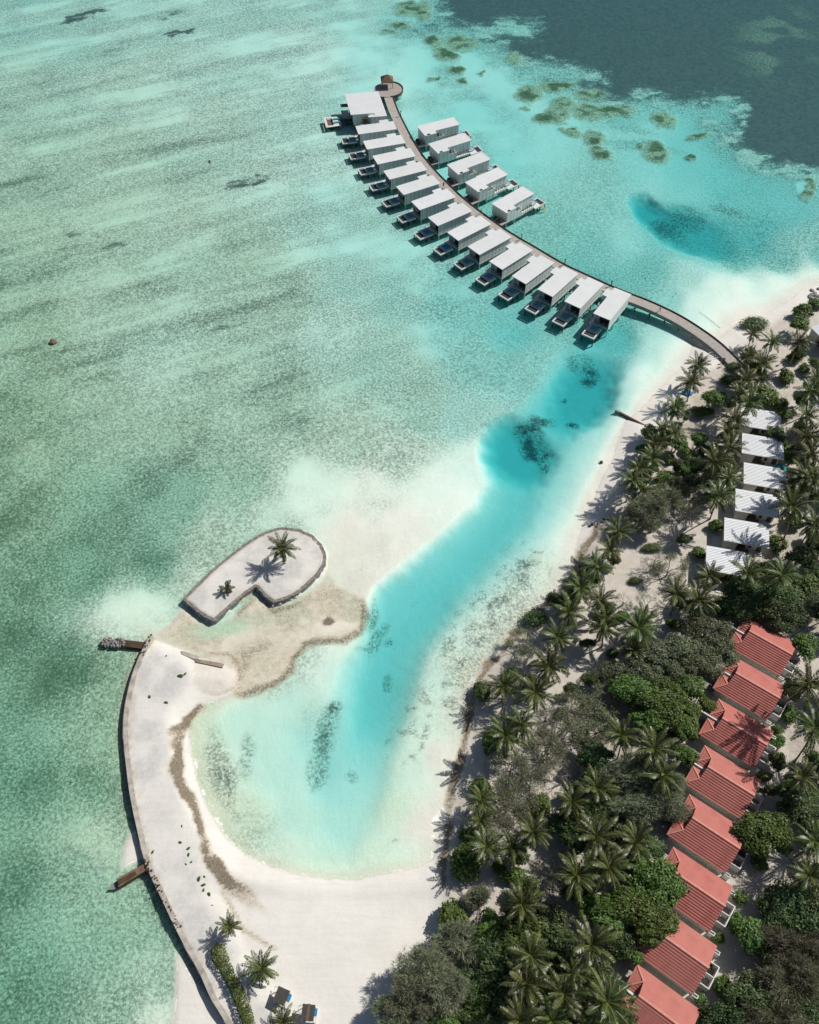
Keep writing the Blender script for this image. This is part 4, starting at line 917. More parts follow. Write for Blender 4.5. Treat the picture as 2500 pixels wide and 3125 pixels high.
for k in range(120):
    x = R_.uniform(-.2, 4.4); y = R_.uniform(-.9, .9)-x*.07; s_ = R_.uniform(.22, .42); z = .35+.35*R_.random()
    vs = [Vector((x+s_*R_.uniform(.7,1)*math.cos(a)*c_, y+s_*R_.uniform(.7,1)*math.sin(a)*c_, z+h_*s_)) for h_, c_ in ((-1.6,.8),(0,1),(.7,.5)) for a in (0,1.25,2.5,3.77,5)]
    b.add(vs, [(0,1,6,5),(1,2,7,6),(2,3,8,7),(3,4,9,8),(4,0,5,9),(5,6,11,10),(6,7,12,11),(7,8,13,12),(8,9,14,13),(9,5,10,14),(10,11,12,13,14)])
b.build('stone_heap', M_ROCK, g1)
g2, o0 = groyne('groyne', 'short brown slanting groyne beside the small triangular beach, lower left', [(-49.4,42.4)], .9, None)
b = MB(); b.prism([(x-o0.x, y-o0.y) for x, y in [(-48.9,43.2),(-44.7,45.7),(-44.0,44.7),(-48.3,41.9)]], -1.4, 1.0); b.build('concrete_block', worn('dark_stained_block', (0.22,0.15,0.10), .4, .8, .9, .1, 4.0), g2)
b = MB(); b.prism([(x-o0.x, y-o0.y) for x, y in [(-48.7,42.9),(-46.0,44.5),(-45.6,43.9),(-48.3,42.2)]], 1.004, 1.12); b.build('rusty_plate', M_RUST, g2)
b = MB(); b.prism([(x-o0.x, y-o0.y) for x, y in [(-50.2,41.6),(-49.5,42.6),(-48.95,43.1),(-48.35,41.85)]], -1.4, .35); b.build('broken_tip', M_ROCK, g2)
g3, o0 = groyne('groyne', 'thin straight groyne running from the palms across the right beach into the water', [(49.2,150.6)], .8, None)
b = MB(); b.bar((0,0,-.1), (7.4,-6.5,.45), .34, 1.0); b.build('concrete_beam', M_BROWN, g3)
b = MB(); b.bar((-.2,.15,-.05), (.7,-.6,0), .5, 1.1); b.build('end_block', M_CONC, g3)
for k, (P4, lab) in enumerate((([(-44.6,86.3),(-41.0,85.1),(-41.3,84.2),(-44.4,85.5)], 'broken concrete slab lying at the top of the spit, left of its fellow'), ([(-41.6,84.55),(-36.0,83.45),(-36.1,82.65),(-41.5,83.8)], 'long broken concrete slab reaching onto the rubble flat'))):
    cx_, cy_ = P4[0]; b = MB(); b.prism([(x-cx_, y-cy_) for x, y in P4], -.5, .42-.0*k); o = b.build('concrete_slab', M_CONC if k == 0 else M_STAINC); o.location = (cx_, cy_, 0.05+.05*k); tag(o, lab, 'slab', 'broken concrete slabs')
# ------------------------------------------------------------------ foliage materials
def leafmat(name, c0, c1, c2, rough=.5, spec=.35, trans=.22):
    """tone attribute: 0 dark leaf, .5 mid, 1 pale or dry leaf"""
    t = NT(name); a = t.attr('tone', 'Fac'); P = t.pos()
    r = t.node('ShaderNodeValToRGB'); e = r.color_ramp.elements; e[0].color = tuple(c0)+(1,); e[1].color = tuple(c2)+(1,); e[0].position = 0; e[1].position = 1
    m_ = e.new(.5); m_.color = tuple(c1)+(1,); t.l.new(a, r.inputs[0])
    oi = t.node('ShaderNodeObjectInfo')
    hs = t.node('ShaderNodeHueSaturation'); t.l.new(r.outputs[0], hs.inputs['Color'])
    t.l.new(t.ramp(oi.outputs['Random'], 0, 1, .47, .525, False), hs.inputs['Hue']); t.l.new(t.ramp(oi.outputs['Random'], 0, 1, .8, 1.25, False), hs.inputs['Value'])
    t.base(hs.outputs[0], rough, spec)
    tb = t.node('ShaderNodeBsdfTranslucent'); t.l.new(hs.outputs[0], tb.inputs[0])
    mx = t.node('ShaderNodeMixShader'); mx.inputs[0].default_value = trans
    t.l.new(t.b.outputs[0], mx.inputs[1]); t.l.new(tb.outputs[0], mx.inputs[2]); t.l.new(mx.outputs[0], t.out.inputs[0])
    return t.m
L_PALM = leafmat('palm_frond', (0.026,0.045,0.012), (0.095,0.125,0.030), (0.44,0.40,0.15), .40, .55)
L_GREEN = leafmat('broad_leaf', (0.035,0.075,0.015), (0.09,0.155,0.03), (0.22,0.27,0.07))
L_DENSE = leafmat('dark_leaf', (0.03,0.055,0.018), (0.07,0.11,0.035), (0.17,0.20,0.075))
L_OLIVE = leafmat('grey_olive_leaf', (0.08,0.10,0.05), (0.16,0.18,0.10), (0.28,0.29,0.17))
L_FINE = leafmat('needle_leaf', (0.12,0.15,0.085), (0.26,0.28,0.18), (0.42,0.42,0.29), .7, .2)
L_BROWN = leafmat('brown_needle_leaf', (0.085,0.085,0.055), (0.17,0.165,0.105), (0.28,0.26,0.17), .7, .2)
L_TRIM = leafmat('clipped_leaf', (0.04,0.065,0.02), (0.08,0.12,0.035), (0.15,0.19,0.065))
L_RUST = leafmat('rusty_leaf', (0.10,0.06,0.03), (0.24,0.13,0.05), (0.36,0.22,0.09))
M_BARK = worn('grey_bark', (0.24,0.21,0.18), .55, 3.0, .9, .1)
M_PBARK = worn('palm_bark', (0.27,0.235,0.195), .6, 4.0, .9, .1)
M_TWIG = worn('dead_twig', (0.30,0.27,0.25), .6, 3.0, .9, .1)

def quads_from(C, A, B):
    """diamond leaves: centre C, half axes A and B"""
    V = np.stack([C-A, C+B, C+A, C-B], 1).reshape(-1, 3)
    Q_ = np.arange(len(V)).reshape(-1, 4); return V, Q_
def unit(v): return v/np.maximum(np.linalg.norm(v, axis=-1, keepdims=True), 1e-9)

def palm_crown(seed, n=27, L=4.1):
    R = np.random.RandomState(seed); VS = []; QS = []; TS = []; base = 0
    for k in range(n):
        age = (k+R.rand()*.8)/n; az = k*2.39996+R.rand()*.35
        th = math.radians(78-100*age+R.uniform(-8, 8)); droop = math.radians(48+42*age+R.uniform(-12, 14))
        Lk = L*(.72+.38*math.sin(PI*min(1, .25+age*.75)))*R.uniform(.86, 1.1); ns = 11
        s = np.linspace(0, 1, ns); ang = th-droop*s**1.35; ds = Lk/(ns-1)
        hx = np.concatenate([[0], np.cumsum(np.cos(ang[:-1])*ds)]); hz = np.concatenate([[0], np.cumsum(np.sin(ang[:-1])*ds)])
        swe = R.uniform(-.35, .35)*s**2*Lk*.25
        ca, sa = math.cos(az), math.sin(az)
        P = np.stack([hx*ca-swe*sa, hx*sa+swe*ca, hz], 1)
        T = unit(np.gradient(P, axis=0)); lat = unit(np.cross(T, [0, 0, 1.0])); up = np.cross(lat, T)
        dry = 1.0 if (age > .84 and R.rand() < .6) else 0.0; tone0 = .05+.33*R.rand()+(.5 if dry else 0)
        # rachis
        w = (.075*(1-.8*s))[:, None]
        Vr = np.stack([P-lat*w, P+lat*w], 1).reshape(-1, 3)+np.repeat(up*.02, 2, 0); i = np.arange(ns-1)*2
        VS.append(Vr); QS.append(np.stack([i, i+1, i+3, i+2], 1)+base); base += len(Vr); TS.append(np.full(len(Vr), .66))
        m = 33; u = np.linspace(.10, .99, m)
        for side in (-1, 1):
            uu = np.clip(u+R.uniform(-.012, .012, m), 0, 1); f = uu*(ns-1); i0 = np.clip(f.astype(int), 0, ns-2); fr = (f-i0)[:, None]
            p = P[i0]*(1-fr)+P[i0+1]*fr; t_ = T[i0]; l_ = lat[i0]; up_ = up[i0]
            ll = (.86*np.sin(PI*(.13+.80*uu))**.75*R.uniform(.8, 1.12, m))[:, None]*(.55 if age < .08 else 1)
            dn = np.full((m, 1), -(.28+.75*age+R.uniform(-.1, .2))); 
            d = unit(l_*side*.9+t_*.62+up_*dn*.6+np.array([0, 0, -.25])*(age+.2)+R.normal(0, .08, (m, 3)))
            tip = p+d*ll; mid = p+d*ll*.45; wv = unit(np.cross(d, up_)+R.normal(0, .1, (m, 3)))*.068
            V = np.stack([p, mid-wv, tip, mid+wv], 1).reshape(-1, 3)
            VS.append(V); QS.append(np.arange(len(V)).reshape(-1, 4)+base); base += len(V)
            tn = np.clip(tone0+R.normal(0, .1, m)+.16*uu, 0, 1); TS.append(np.repeat(tn, 4))
    return np.concatenate(VS), np.concatenate(QS), np.concatenate(TS)

def leaf_crown(seed, R0, hz, n, leaf, lobes, spread=.62, lobe_r=.42, jit=.9):
    """leaves set in clumps through a crown of radius R0 and height hz (flattened below)"""
    R = np.random.RandomState(seed)
    d = unit(R.normal(size=(lobes, 3))); d[:, 2] = np.abs(d[:, 2])*.9-.15
    c = d*spread*R.uniform(.55, 1.12, (lobes, 1)); lr = lobe_r*R.uniform(.6, 1.3, lobes)
    k = R.randint(0, lobes, n); o = unit(R.normal(size=(n, 3))); o[:, 2] = np.where(o[:, 2] < -.35, -o[:, 2], o[:, 2])
    rr = R.rand(n)**.30*(1+.10*R.normal(size=n))
    p = c[k]+o*(lr[k]*rr)[:, None]
    p = p*np.array([R0, R0, hz]); p[:, 2] += hz*.45
    nn = unit(o*.9+np.array([0, 0, .55])+R.normal(0, jit*.55, (n, 3)))
    a = unit(np.cross(nn, R.normal(size=(n, 3)))); b = np.cross(nn, a); s = (leaf*R.uniform(.6, 1.35, n))[:, None]
    V, Q_ = quads_from(p, a*s, b*s*.62)
    tone = np.clip(.25+.2*R.rand(lobes)[k]+R.normal(0, .17, n)+.12*(rr > .9), 0, 1)
    return V, Q_, np.repeat(tone, 4)
def needle_crown(seed, R0, hz, n, lobes, ln=.62, w=.035):
    R = np.random.RandomState(seed)
    d = unit(R.normal(size=(lobes, 3))); d[:, 2] = np.abs(d[:, 2]); c = d*.66*R.uniform(.35, 1.2, (lobes, 1)); lr = R.uniform(.22, .42, lobes)
    k = R.randint(0, lobes, n); o = unit(R.normal(size=(n, 3))); p = (c[k]+o*(lr[k]*R.rand(n)**.4)[:, None])*np.array([R0, R0, hz]); p[:, 2] += hz*.3
    out = unit(p*np.array([1, 1, .6])+1e-3)
    VS = []; TS = []; tone = np.clip(.3+.25*R.rand(lobes)[k]+R.normal(0, .1, n), 0, 1)
    for j in range(9):
        dd = unit(out*.8+R.normal(0, .75, (n, 3))+np.array([0, 0, -.1])); l = ln*R.uniform(.5, 1.2, (n, 1))
        wv = unit(np.cross(dd, R.normal(size=(n, 3))))*w; q = p+R.normal(0, .05, (n, 3))
        VS.append(np.stack([q, q+dd*l*.5-wv, q+dd*l, q+dd*l*.5+wv], 1).reshape(-1, 3)); TS.append(np.repeat(np.clip(tone+R.normal(0, .09, n), 0, 1), 4))
    V = np.concatenate(VS); return V, np.arange(len(V)).reshape(-1, 4), np.concatenate(TS)
def limbs(mb, seed, R0, h, depth=4, first=6, r0=.12):
    R_ = random.Random(seed); tips = []
    def grow(p, d, l, r, k):
        q = p+d*l*.5+Vector((R_.uniform(-.1,.1), R_.uniform(-.1,.1), R_.uniform(-.05,.05)))*l; e = q+(d+Vector((R_.uniform(-.3,.3), R_.uniform(-.3,.3), R_.uniform(-.1,.2)))).normalized()*l*.5
        mb.tube([p, q, e], [r, r*.8, r*.6], 5 if k > 2 else 3, cap=False)
        if k == 0: tips.append(e); return
        for _ in range(3 if k > 1 else 4): grow(e, (d+Vector((R_.uniform(-.95,.95), R_.uniform(-.95,.95), R_.uniform(-.25,.5)))).normalized(), l*R_.uniform(.6,.8), r*.58, k-1)
    for i in range(first):
        a = 2*PI*i/first+R_.uniform(-.4,.4); grow(Vector((0,0,h*.18)), Vector((math.cos(a), math.sin(a), R_.uniform(.35,.8))).normalized(), R0*.42, r0, depth-1)
    return tips
def sparse_crown(seed, tips, n, leaf, spread=.5):
    R = np.random.RandomState(seed); T_ = np.array([tuple(t_) for t_ in tips]); T_ = T_[R.rand(len(T_)) < .72]
    k = R.randint(0, len(T_), n); p = T_[k]+R.normal(0, spread*.55, (n, 3)); nn = unit(R.normal(size=(n, 3))+[0, 0, .9]); a = unit(np.cross(nn, R.normal(size=(n, 3)))); b = np.cross(nn, a)
    s = (leaf*R.uniform(.6, 1.3, n))[:, None]; V, Q_ = quads_from(p, a*s, b*s*.6)
    return V, Q_, np.repeat(np.clip(.4+.25*R.rand(len(T_))[k]+R.normal(0, .15, n), 0, 1), 4)

LIB = {}
def crown_mesh(key, V, Q_, tone, mat):
    o = npmesh('crown', V, Q_, mat, None, {'tone': ('FLOAT', tone)}); me = o.data; bpy.data.objects.remove(o); LIB.setdefault(key, []).append(me)
for s_ in range(8): crown_mesh('palm', *palm_crown(s_+1), L_PALM)
for s_ in range(2): crown_mesh('youngpalm', *palm_crown(s_+40, 13, 2.6), L_PALM)
for s_ in range(4): crown_mesh('denseL', *leaf_crown(s_+10, 4.6, 3.2, 9500, .20, 26, .66, .30), L_GREEN)
for s_ in range(4): crown_mesh('darkL', *leaf_crown(s_+20, 4.6, 3.2, 9000, .19, 26, .66, .30), L_DENSE)
for s_ in range(4): crown_mesh('denseM', *leaf_crown(s_+30, 2.7, 2.1, 4200, .17, 15, .6, .36), L_GREEN)
for s_ in range(3): crown_mesh('darkM', *leaf_crown(s_+36, 2.7, 2.1, 4200, .17, 15, .6, .36), L_DENSE)
for s_ in range(4): crown_mesh('bush', *leaf_crown(s_+50, 1.8, 1.7, 3000, .15, 14, .5, .46), L_GREEN)
for s_ in range(3): crown_mesh('oliveL', *leaf_crown(s_+60, 4.4, 3.0, 6500, .15, 30, .7, .27, 1.2), L_OLIVE)
for s_ in range(2): crown_mesh('rust', *leaf_crown(s_+66, 1.8, 1.4, 1500, .14, 9, .6, .4), L_RUST)
for s_ in range(4): crown_mesh('trim', *leaf_crown(s_+70, 1.7, 1.15, 3600, .09, 22, .40, .52, .6), L_TRIM)
for s_ in range(3): crown_mesh('fineL', *needle_crown(s_+80, 4.4, 3.8, 2100, 30, .85, .032), L_FINE)
for s_ in range(2): crown_mesh('fineM', *needle_crown(s_+84, 2.6, 2.4, 1100, 14, .7, .03), L_FINE)
for s_ in range(2): crown_mesh('brownL', *needle_crown(s_+88, 4.4, 3.8, 2100, 30, .85, .032), L_BROWN)
LIMB = []
for s_ in range(4):
    b = MB(); tips = limbs(b, s_+3, 3.6, 3.6, 5 if s_ < 3 else 4, 5); o = b.build('trunk', M_TWIG if s_ % 2 else M_BARK); LIMB.append(o.data); bpy.data.objects.remove(o)
    crown_mesh('sparse', *sparse_crown(s_+90, tips, 4200, .11, .7), L_OLIVE)
    crown_mesh('bare', *sparse_crown(s_+95, tips, 1300, .09, .6), L_OLIVE)

NAMES = []
def near_words(): return ''
PL = []
def add_palm(px, py, h, lab, sc=1.0, young=False, lean=None, seed=0):
    R_ = random.Random(seed*31+7); z0 = 1.0
    top = at(px, py, z0+h); 
    if lean is None: a = R_.uniform(0, 2*PI); l = R_.uniform(.04, .18)*h; lean = (l*math.cos(a), l*math.sin(a))
    bx, by = top.x-lean[0], top.y-lean[1]; z0 = gz(bx, by)
    r = empty('coconut_palm', (bx, by, z0-.05), 0); tag(r, lab, 'palm tree', 'coconut palms on the island')
    b = MB(); n = 8; pts = []; rs = []
    for i in range(n+1):
        u = i/n; e = u*u*.7+u*.3; pts.append((lean[0]*e, lean[1]*e, h*u)); rs.append((.17-.06*u+(.10 if i == 0 else 0))*(.8 if young else 1)*max(.7, sc))
    b.tube(pts, rs, 7); b.build('trunk', M_PBARK, r, True)
    me = LIB['youngpalm' if young else 'palm'][seed % (2 if young else 8)]
    c = bpy.data.objects.new('crown', me); COL.objects.link(c); c.parent = r; reg(r, c); c.location = (lean[0], lean[1], h-.05); c.rotation_euler = (R_.uniform(-.22,.22), R_.uniform(-.22,.22), R_.uniform(0, 2*PI)); f_ = R_.uniform(.88, 1.12); c.scale = (sc*f_, sc*f_, sc*f_*R_.uniform(.85, 1.2))
    return r
KIND = {  # kind: (library, base radius, base height of crown, trunk share, name, category, group)
 'dense': ('denseL', 4.6, 'broadleaf_tree', 'tree', 'broad leaved trees', M_BARK), 'dark': ('darkL', 4.6, 'broadleaf_tree', 'tree', 'broad leaved trees', M_BARK),
 'denseM': ('denseM', 2.7, 'small_tree', 'tree', 'broad leaved trees', M_BARK), 'darkM': ('darkM', 2.7, 'small_tree', 'tree', 'broad leaved trees', M_BARK), 'bush': ('bush', 1.8, 'bush', 'bush', 'green bushes on the sand', M_BARK),
 'olive': ('oliveL', 4.4, 'olive_green_tree', 'tree', 'broad leaved trees', M_BARK), 'rust': ('rust', 1.8, 'rusty_leaved_bush', 'bush', 'green bushes on the sand', M_BARK),
 'trim': ('trim', 1.7, 'clipped_bush', 'bush', 'clipped bushes', M_BARK), 'fine': ('fineL', 4.4, 'casuarina_tree', 'tree', 'feathery casuarina trees', M_BARK), 'fineM': ('fineM', 2.6, 'casuarina_tree', 'tree', 'feathery casuarina trees', M_BARK),
 'brown': ('brownL', 4.4, 'casuarina_tree', 'tree', 'feathery casuarina trees', M_BARK), 'sparse': ('sparse', 3.9, 'sparse_tree', 'tree', 'thin trees with bare limbs', M_TWIG), 'bare': ('bare', 3.9, 'sparse_tree', 'tree', 'thin trees with bare limbs', M_TWIG)}
def add_tree(kind, px, py, rx, ry, lab, seed, ch=None):
    """px,py crown centre, rx,ry its half size in photo pixels"""
    lib, R0, nm, cat, grp, bark = KIND[kind]; g = at(px, py, 1.0)
    k_ = g.y*cP-(1-CAM_H)*sP; mpp = k_/FPX; e_ = 1.12 if kind in ('bush','trim','rust') else 1.28; rw = rx*mpp*e_; rd = ry*mpp*e_*1.06
    low = kind in ('bush', 'trim', 'rust'); h = (.15 if low else min(2.6, .5+rw*.42)) if ch is None else ch
    czs = (min(rw, rd)/R0)**.75 if low else ((rw+rd)/2/R0)**.6
    hc = {'denseL':3.2,'darkL':3.2,'denseM':2.1,'darkM':2.1,'bush':1.7,'oliveL':3.0,'rust':1.4,'trim':1.15,'fineL':3.8,'fineM':2.4,'brownL':3.8,'sparse':2.2,'bare':2.2}[lib]*czs
    c0 = at(px, py, 1.0+h+hc*.45); z0 = gz(c0.x, c0.y); R_ = random.Random(seed*17+3)
    r = empty(nm, (c0.x, c0.y, z0-.03)); tag(r, lab, cat, grp)
    sp_ = kind in ('sparse', 'bare')
    if sp_:
        m = LIMB[seed % 4]; tr = bpy.data.objects.new('trunk', m); COL.objects.link(tr); tr.parent = r; reg(r, tr)
        s3 = (rw/R0, rd/R0, czs*.8); rz = R_.uniform(0, 2*PI); tr.scale = (s3[0], s3[1], s3[2]); tr.rotation_euler = (0, 0, rz); tr.location = (0, 0, h*.5)
        b = MB(); b.tube([(0,0,0),(.05,0,h*.3),(0,0,h*.5+.8)], [.2,.16,.13], 6)
        o2 = b.build('lower_trunk', bark, r, True)
        c = bpy.data.objects.new('crown', LIB[lib][seed % 4]); c.scale = s3; c.rotation_euler = (0, 0, rz); c.location = (0, 0, h*.5)
    else:
        b = MB(); rt = .05+.035*rw
        b.tube([(0,0,0),(R_.uniform(-.2,.2),R_.uniform(-.2,.2),h*.6),(0,0,h+hc*.35)], [rt*1.3,rt,rt*.6], 6)
        for k in range(4 if not low else 3):
            a = 2*PI*k/4+R_.uniform(-.4,.4); l = rw*.5; b.tube([(0,0,h*.7),(l*.5*math.cos(a),l*.5*math.sin(a),h+hc*.2),(l*math.cos(a),l*math.sin(a),h+hc*.5)], [rt*.7,rt*.5,rt*.25], 5)
        b.build('trunk', bark, r, True)
        c = bpy.data.objects.new('crown', LIB[lib][seed % len(LIB[lib])])
        q_ = R_.choice([0, PI/2, PI, -PI/2]); c.rotation_euler = (0, 0, q_); sx, sy = rw/R0, rd/R0
        c.scale = (sx, sy, czs) if abs(math.cos(q_)) > .5 else (sy, sx, czs); c.location = (0, 0, h)
    COL.objects.link(c); c.parent = r; reg(r, c)
    return r

C3 = ((2200, 850), 3.0637); C4 = ((1700, 1300), 2.156); C5 = ((1400, 1800), 1.568); C6 = ((1850, 800), 2.654); C7 = ((1100, 2400), 1.2321); C8 = ((300, 2300), 1.725); CB = ((2150, 1200), 2.394); CH_ = ((2050, 2250), 2.464)
CQ = ((1300, 2050), 2.156); CS = ((1150, 2575), 2.0294); CU = ((1120, 1500), 1.725)
PALM_SRC = [ # crop, [(u, v, scale, height)]
 (C3, [(480,590,.95,7),(730,600,1,8),(300,520,.6,4),(270,740,.85,6),(380,790,.9,7),(320,850,.8,6),(840,1060,1,9),(900,930,.9,8)]),
 (C6, [(750,830,.85,6),(690,970,.9,6.5),(1180,740,.8,6),(1290,800,.85,7),(1130,960,.9,7),(1080,1070,.95,8),(1160,1140,.9,8),(560,1190,.95,7),(1050,1270,.95,8),(1640,1080,1.05,9),(1630,1250,1,9)]),
 (C4, [(690,20,.85,7),(770,50,.8,7),(640,120,.8,6),(620,215,.95,7),(540,290,.9,7),(500,360,.9,7),(560,420,.7,6),(1130,30,.95,8),(1135,145,1,8),(1030,240,1,9),(1130,340,.95,8),(1060,470,1,9),(400,700,.95,7),(350,815,.9,6.5),(265,925,1.0,7),(150,1070,.95,6),(290,1150,1,6.5),(80,1230,.9,6),(785,1105,1,8),(935,1145,1.05,8),(310,1270,.9,7),(570,1265,.8,6)]),
 (CB, [(745,190,1,7.5),(745,325,1,7.5),(780,465,1,8.5),(725,600,.95,11),(640,660,.85,9),(790,640,.95,11),(640,830,1.15,12),(800,950,1.1,12),(310,1320,.95,9),(565,1330,1.1,11),(140,640,.9,9),(40,1340,.9,7)]),
 (C5, [(545,130,.9,6.5),(690,180,1,7),(480,230,1.05,7),(860,185,1.05,8),(840,290,.8,5),(430,370,1.0,7),(365,490,1.05,6.5),(212,462,.8,5),(225,700,1.0,6.5),(300,650,.9,6.5),(780,700,.9,8),(930,765,1.05,8),(975,890,1.0,8),(545,1020,1,7.5),(660,950,.9,7.5),(1668,455,1.1,12.6),(1705,665,1.05,12),(1640,895,.95,9)]),
 (C7, [(455,55,.75,4),(450,130,.7,4),(475,225,.95,6),(570,235,.9,6),(650,175,.95,8),(790,85,1,8),(890,190,1.05,8),(1035,215,1,8),(810,340,1.05,8),(935,310,1.05,8),(605,445,.95,7),(870,600,1.15,8.5),(640,635,.95,8),(625,745,1.05,8),(765,780,1.05,8),(800,705,.9,7.5),(925,810,1.15,8),(600,880,1,8),(1705,205,1.0,9),(1690,335,.95,8),(860,905,.9,7),(720,880,.9,7)]),
 (((2500, 0), 1.0), [(45,1220,1,9),(55,1390,1,10),(50,1590,1,10),(90,1800,1,9),(60,2010,1,10),(70,2260,1,10),(80,2500,1,9)]),
 (C8, [(686,905,.62,3.4),(858,1130,.82,3.4),(975,1412,.6,2.0)]),
]
ISLET_PALMS = [(861,1678,1.0,3.7),(692,1797,.5,1.2)]
